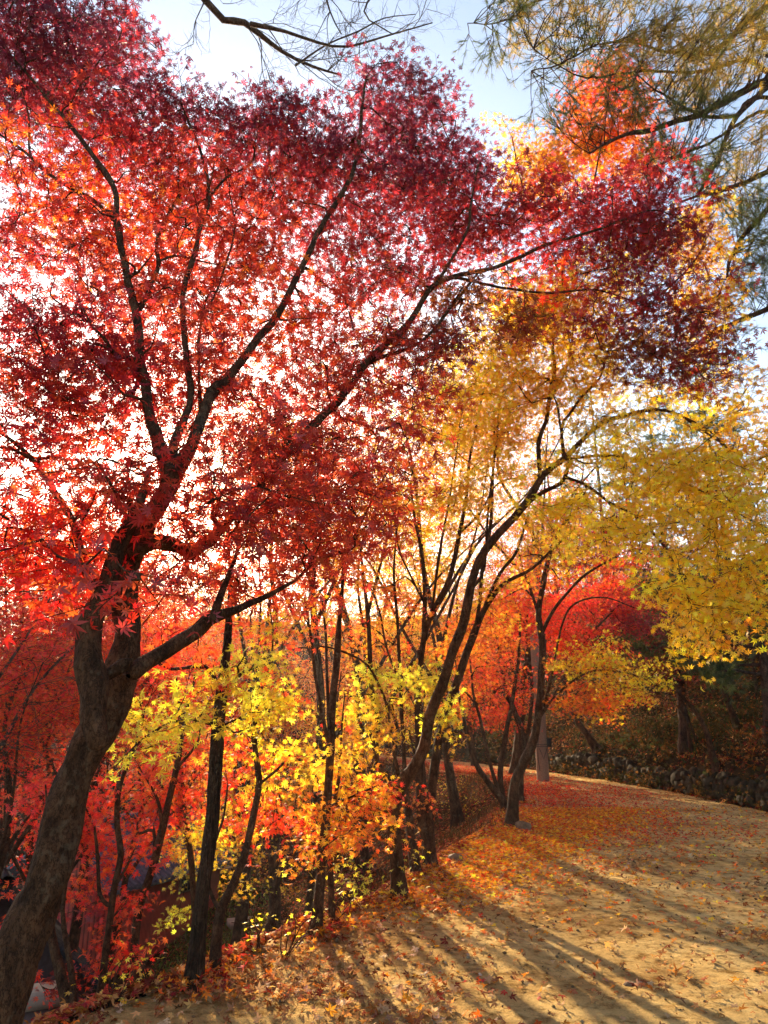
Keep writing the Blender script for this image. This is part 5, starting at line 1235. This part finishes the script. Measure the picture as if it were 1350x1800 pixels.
# concrete channel slabs on the valley floor
for k, (px, py, lab) in enumerate([(410, 1530, 'long pale concrete slab on the valley floor behind the curving trunk'), (428, 1625, 'short pale concrete slab lower on the slope right of the curving trunk')]):
    g = ground_hit(px, py); mb = MB(); mb.box((0, 0, .05), (1.3 - .5 * k, .5, .16), .4)
    o_ = mb.build('concrete_slab', M_PLAST); o_.location = (float(g[0]), float(g[1]), float(g[2])); tag(o_, lab, 'slab')

# ------------------------------------------------------------------ small shrubs and seedlings
def shrub(name, label, px, py, h, r, pal, n, leaf=.028, seed=0, group=None, nst=6, Yb=None):
    g = ground_hit(px, py) if Yb is None else W(px, py, Yb); R = np.random.default_rng(seed)
    x, y = float(g[0]), float(g[1]); z = float(surf(x, y)); org = np.array([x, y, z])
    root = thing(name, label, 'shrub', org, group)
    tb = Tubes(); C = []
    for k in range(nst):
        e = org + np.array([R.normal(0, r * .5), R.normal(0, r * .5), h * R.uniform(.5, 1)])
        P = catmull(np.array([org - (0, 0, .03), (org + e) / 2 + R.normal(0, .04, 3), e]), .05); tb.add(P, np.linspace(.006, .002, len(P)), 5)
        for i in range(len(P) // 3, len(P)): C.append(P[i])
    tb.build('stem', M_BARK, root, org)
    C = np.array(C); C = C[R.integers(len(C), size=n)] + R.normal(0, r * .22, (n, 3)); C[:, 2] = np.maximum(C[:, 2], surf(C[:, 0], C[:, 1]) + .02)
    v, f, fs, k = instance_leaves(LEAF5 if leaf > .02 else LEAF3, C, R.normal(0, .5, (n, 3)) + (0, 0, 1), R.uniform(0, 6.28, n), leaf * R.uniform(.7, 1.3, n), curl=R.normal(0, .2, n))
    mesh_np('leaves', v, f, fs, M_LEAF, root, colors=np.repeat(pick(pal, n), k, axis=0), origin=org)
shrub('green_shrub', 'bright green leafy shrub at the slope edge left of the yellow maple trunk', 640, 1600, .55, .45, 'lemon', 150, .04, 1, Yb=7.6)
gs = 'yellow leaved seedlings along the slope edge'
for k, (px, py, lab) in enumerate([(265, 1745, 'yellow leaved seedling at the foot of the slim leaning maple'), (195, 1775, 'yellow leaved seedling nearest the lower left corner'), (455, 1680, 'yellow seedling between the ridged trunk and the amber maple'),
                                   (500, 1690, 'small green seedling on the leafy edge'), (610, 1620, 'pale yellow seedling right of the slim black stem'), (575, 1640, 'green seedling at the foot of the slim black stem'), (830, 1440, 'yellow twiggy shrub on the grassy slope before the fanning stems'), (800, 1395, 'yellow twiggy shrub higher on the grassy slope')]):
    shrub('seedling', lab, px, py, .25 if k < 6 else .5, .22 if k < 6 else .7, 'lemon' if k in (3, 5) else 'yellow', 26 if k < 6 else 120, .026 if k < 6 else .035, 10 + k, gs)
# leaves drifted against the feet of the trunks
xs, ys = [], []
for bx, by, br_ in BASES:
    if by < 22:
        k = 170; a = rng.uniform(0, 6.283, k); d = br_ * 1.1 + np.abs(rng.normal(0, .16, k)); xs.append(bx + np.cos(a) * d); ys.append(by + np.sin(a) * d)
litter('fallen_leaves', 'brown and orange leaves drifted against the feet of the trunks', np.concatenate(xs), np.concatenate(ys), .045, [('tawny', 4), ('orange', 3), ('bronze', 3), ('brick', 2)], LEAF5, lift=.07, jit=.7, curl=(.4, .5))

# ------------------------------------------------------------------ thin autumn air
hm, nt, out = new_mat('haze_air')
pv = nt.nodes.new('ShaderNodeVolumePrincipled'); pv.inputs['Density'].default_value = 0.0005; pv.inputs['Anisotropy'].default_value = 0.6
pv.inputs['Color'].default_value = (1, .95, .86, 1)
nt.links.new(pv.outputs[0], out.inputs['Volume'])
mb = MB(); mb.box((-15, 72.5, 9), (152, 196, 34)); hz = mb.build('haze', hm); hz['kind'] = 'stuff'; hz['label'] = 'thin warm autumn haze in the low sun'; hz['category'] = 'haze'
zmax = max((o.matrix_world @ Vector(c)).z for o in bpy.data.objects if o.type == 'MESH' for c in o.bound_box if o is not hz)
print('ZMAX', zmax, float(GZ.min()));print('TREES', sum(t[2] for t in TREES), len(TREES), 'polys', sum(len(o.data.polygons) for o in bpy.data.objects if o.type == 'MESH'))
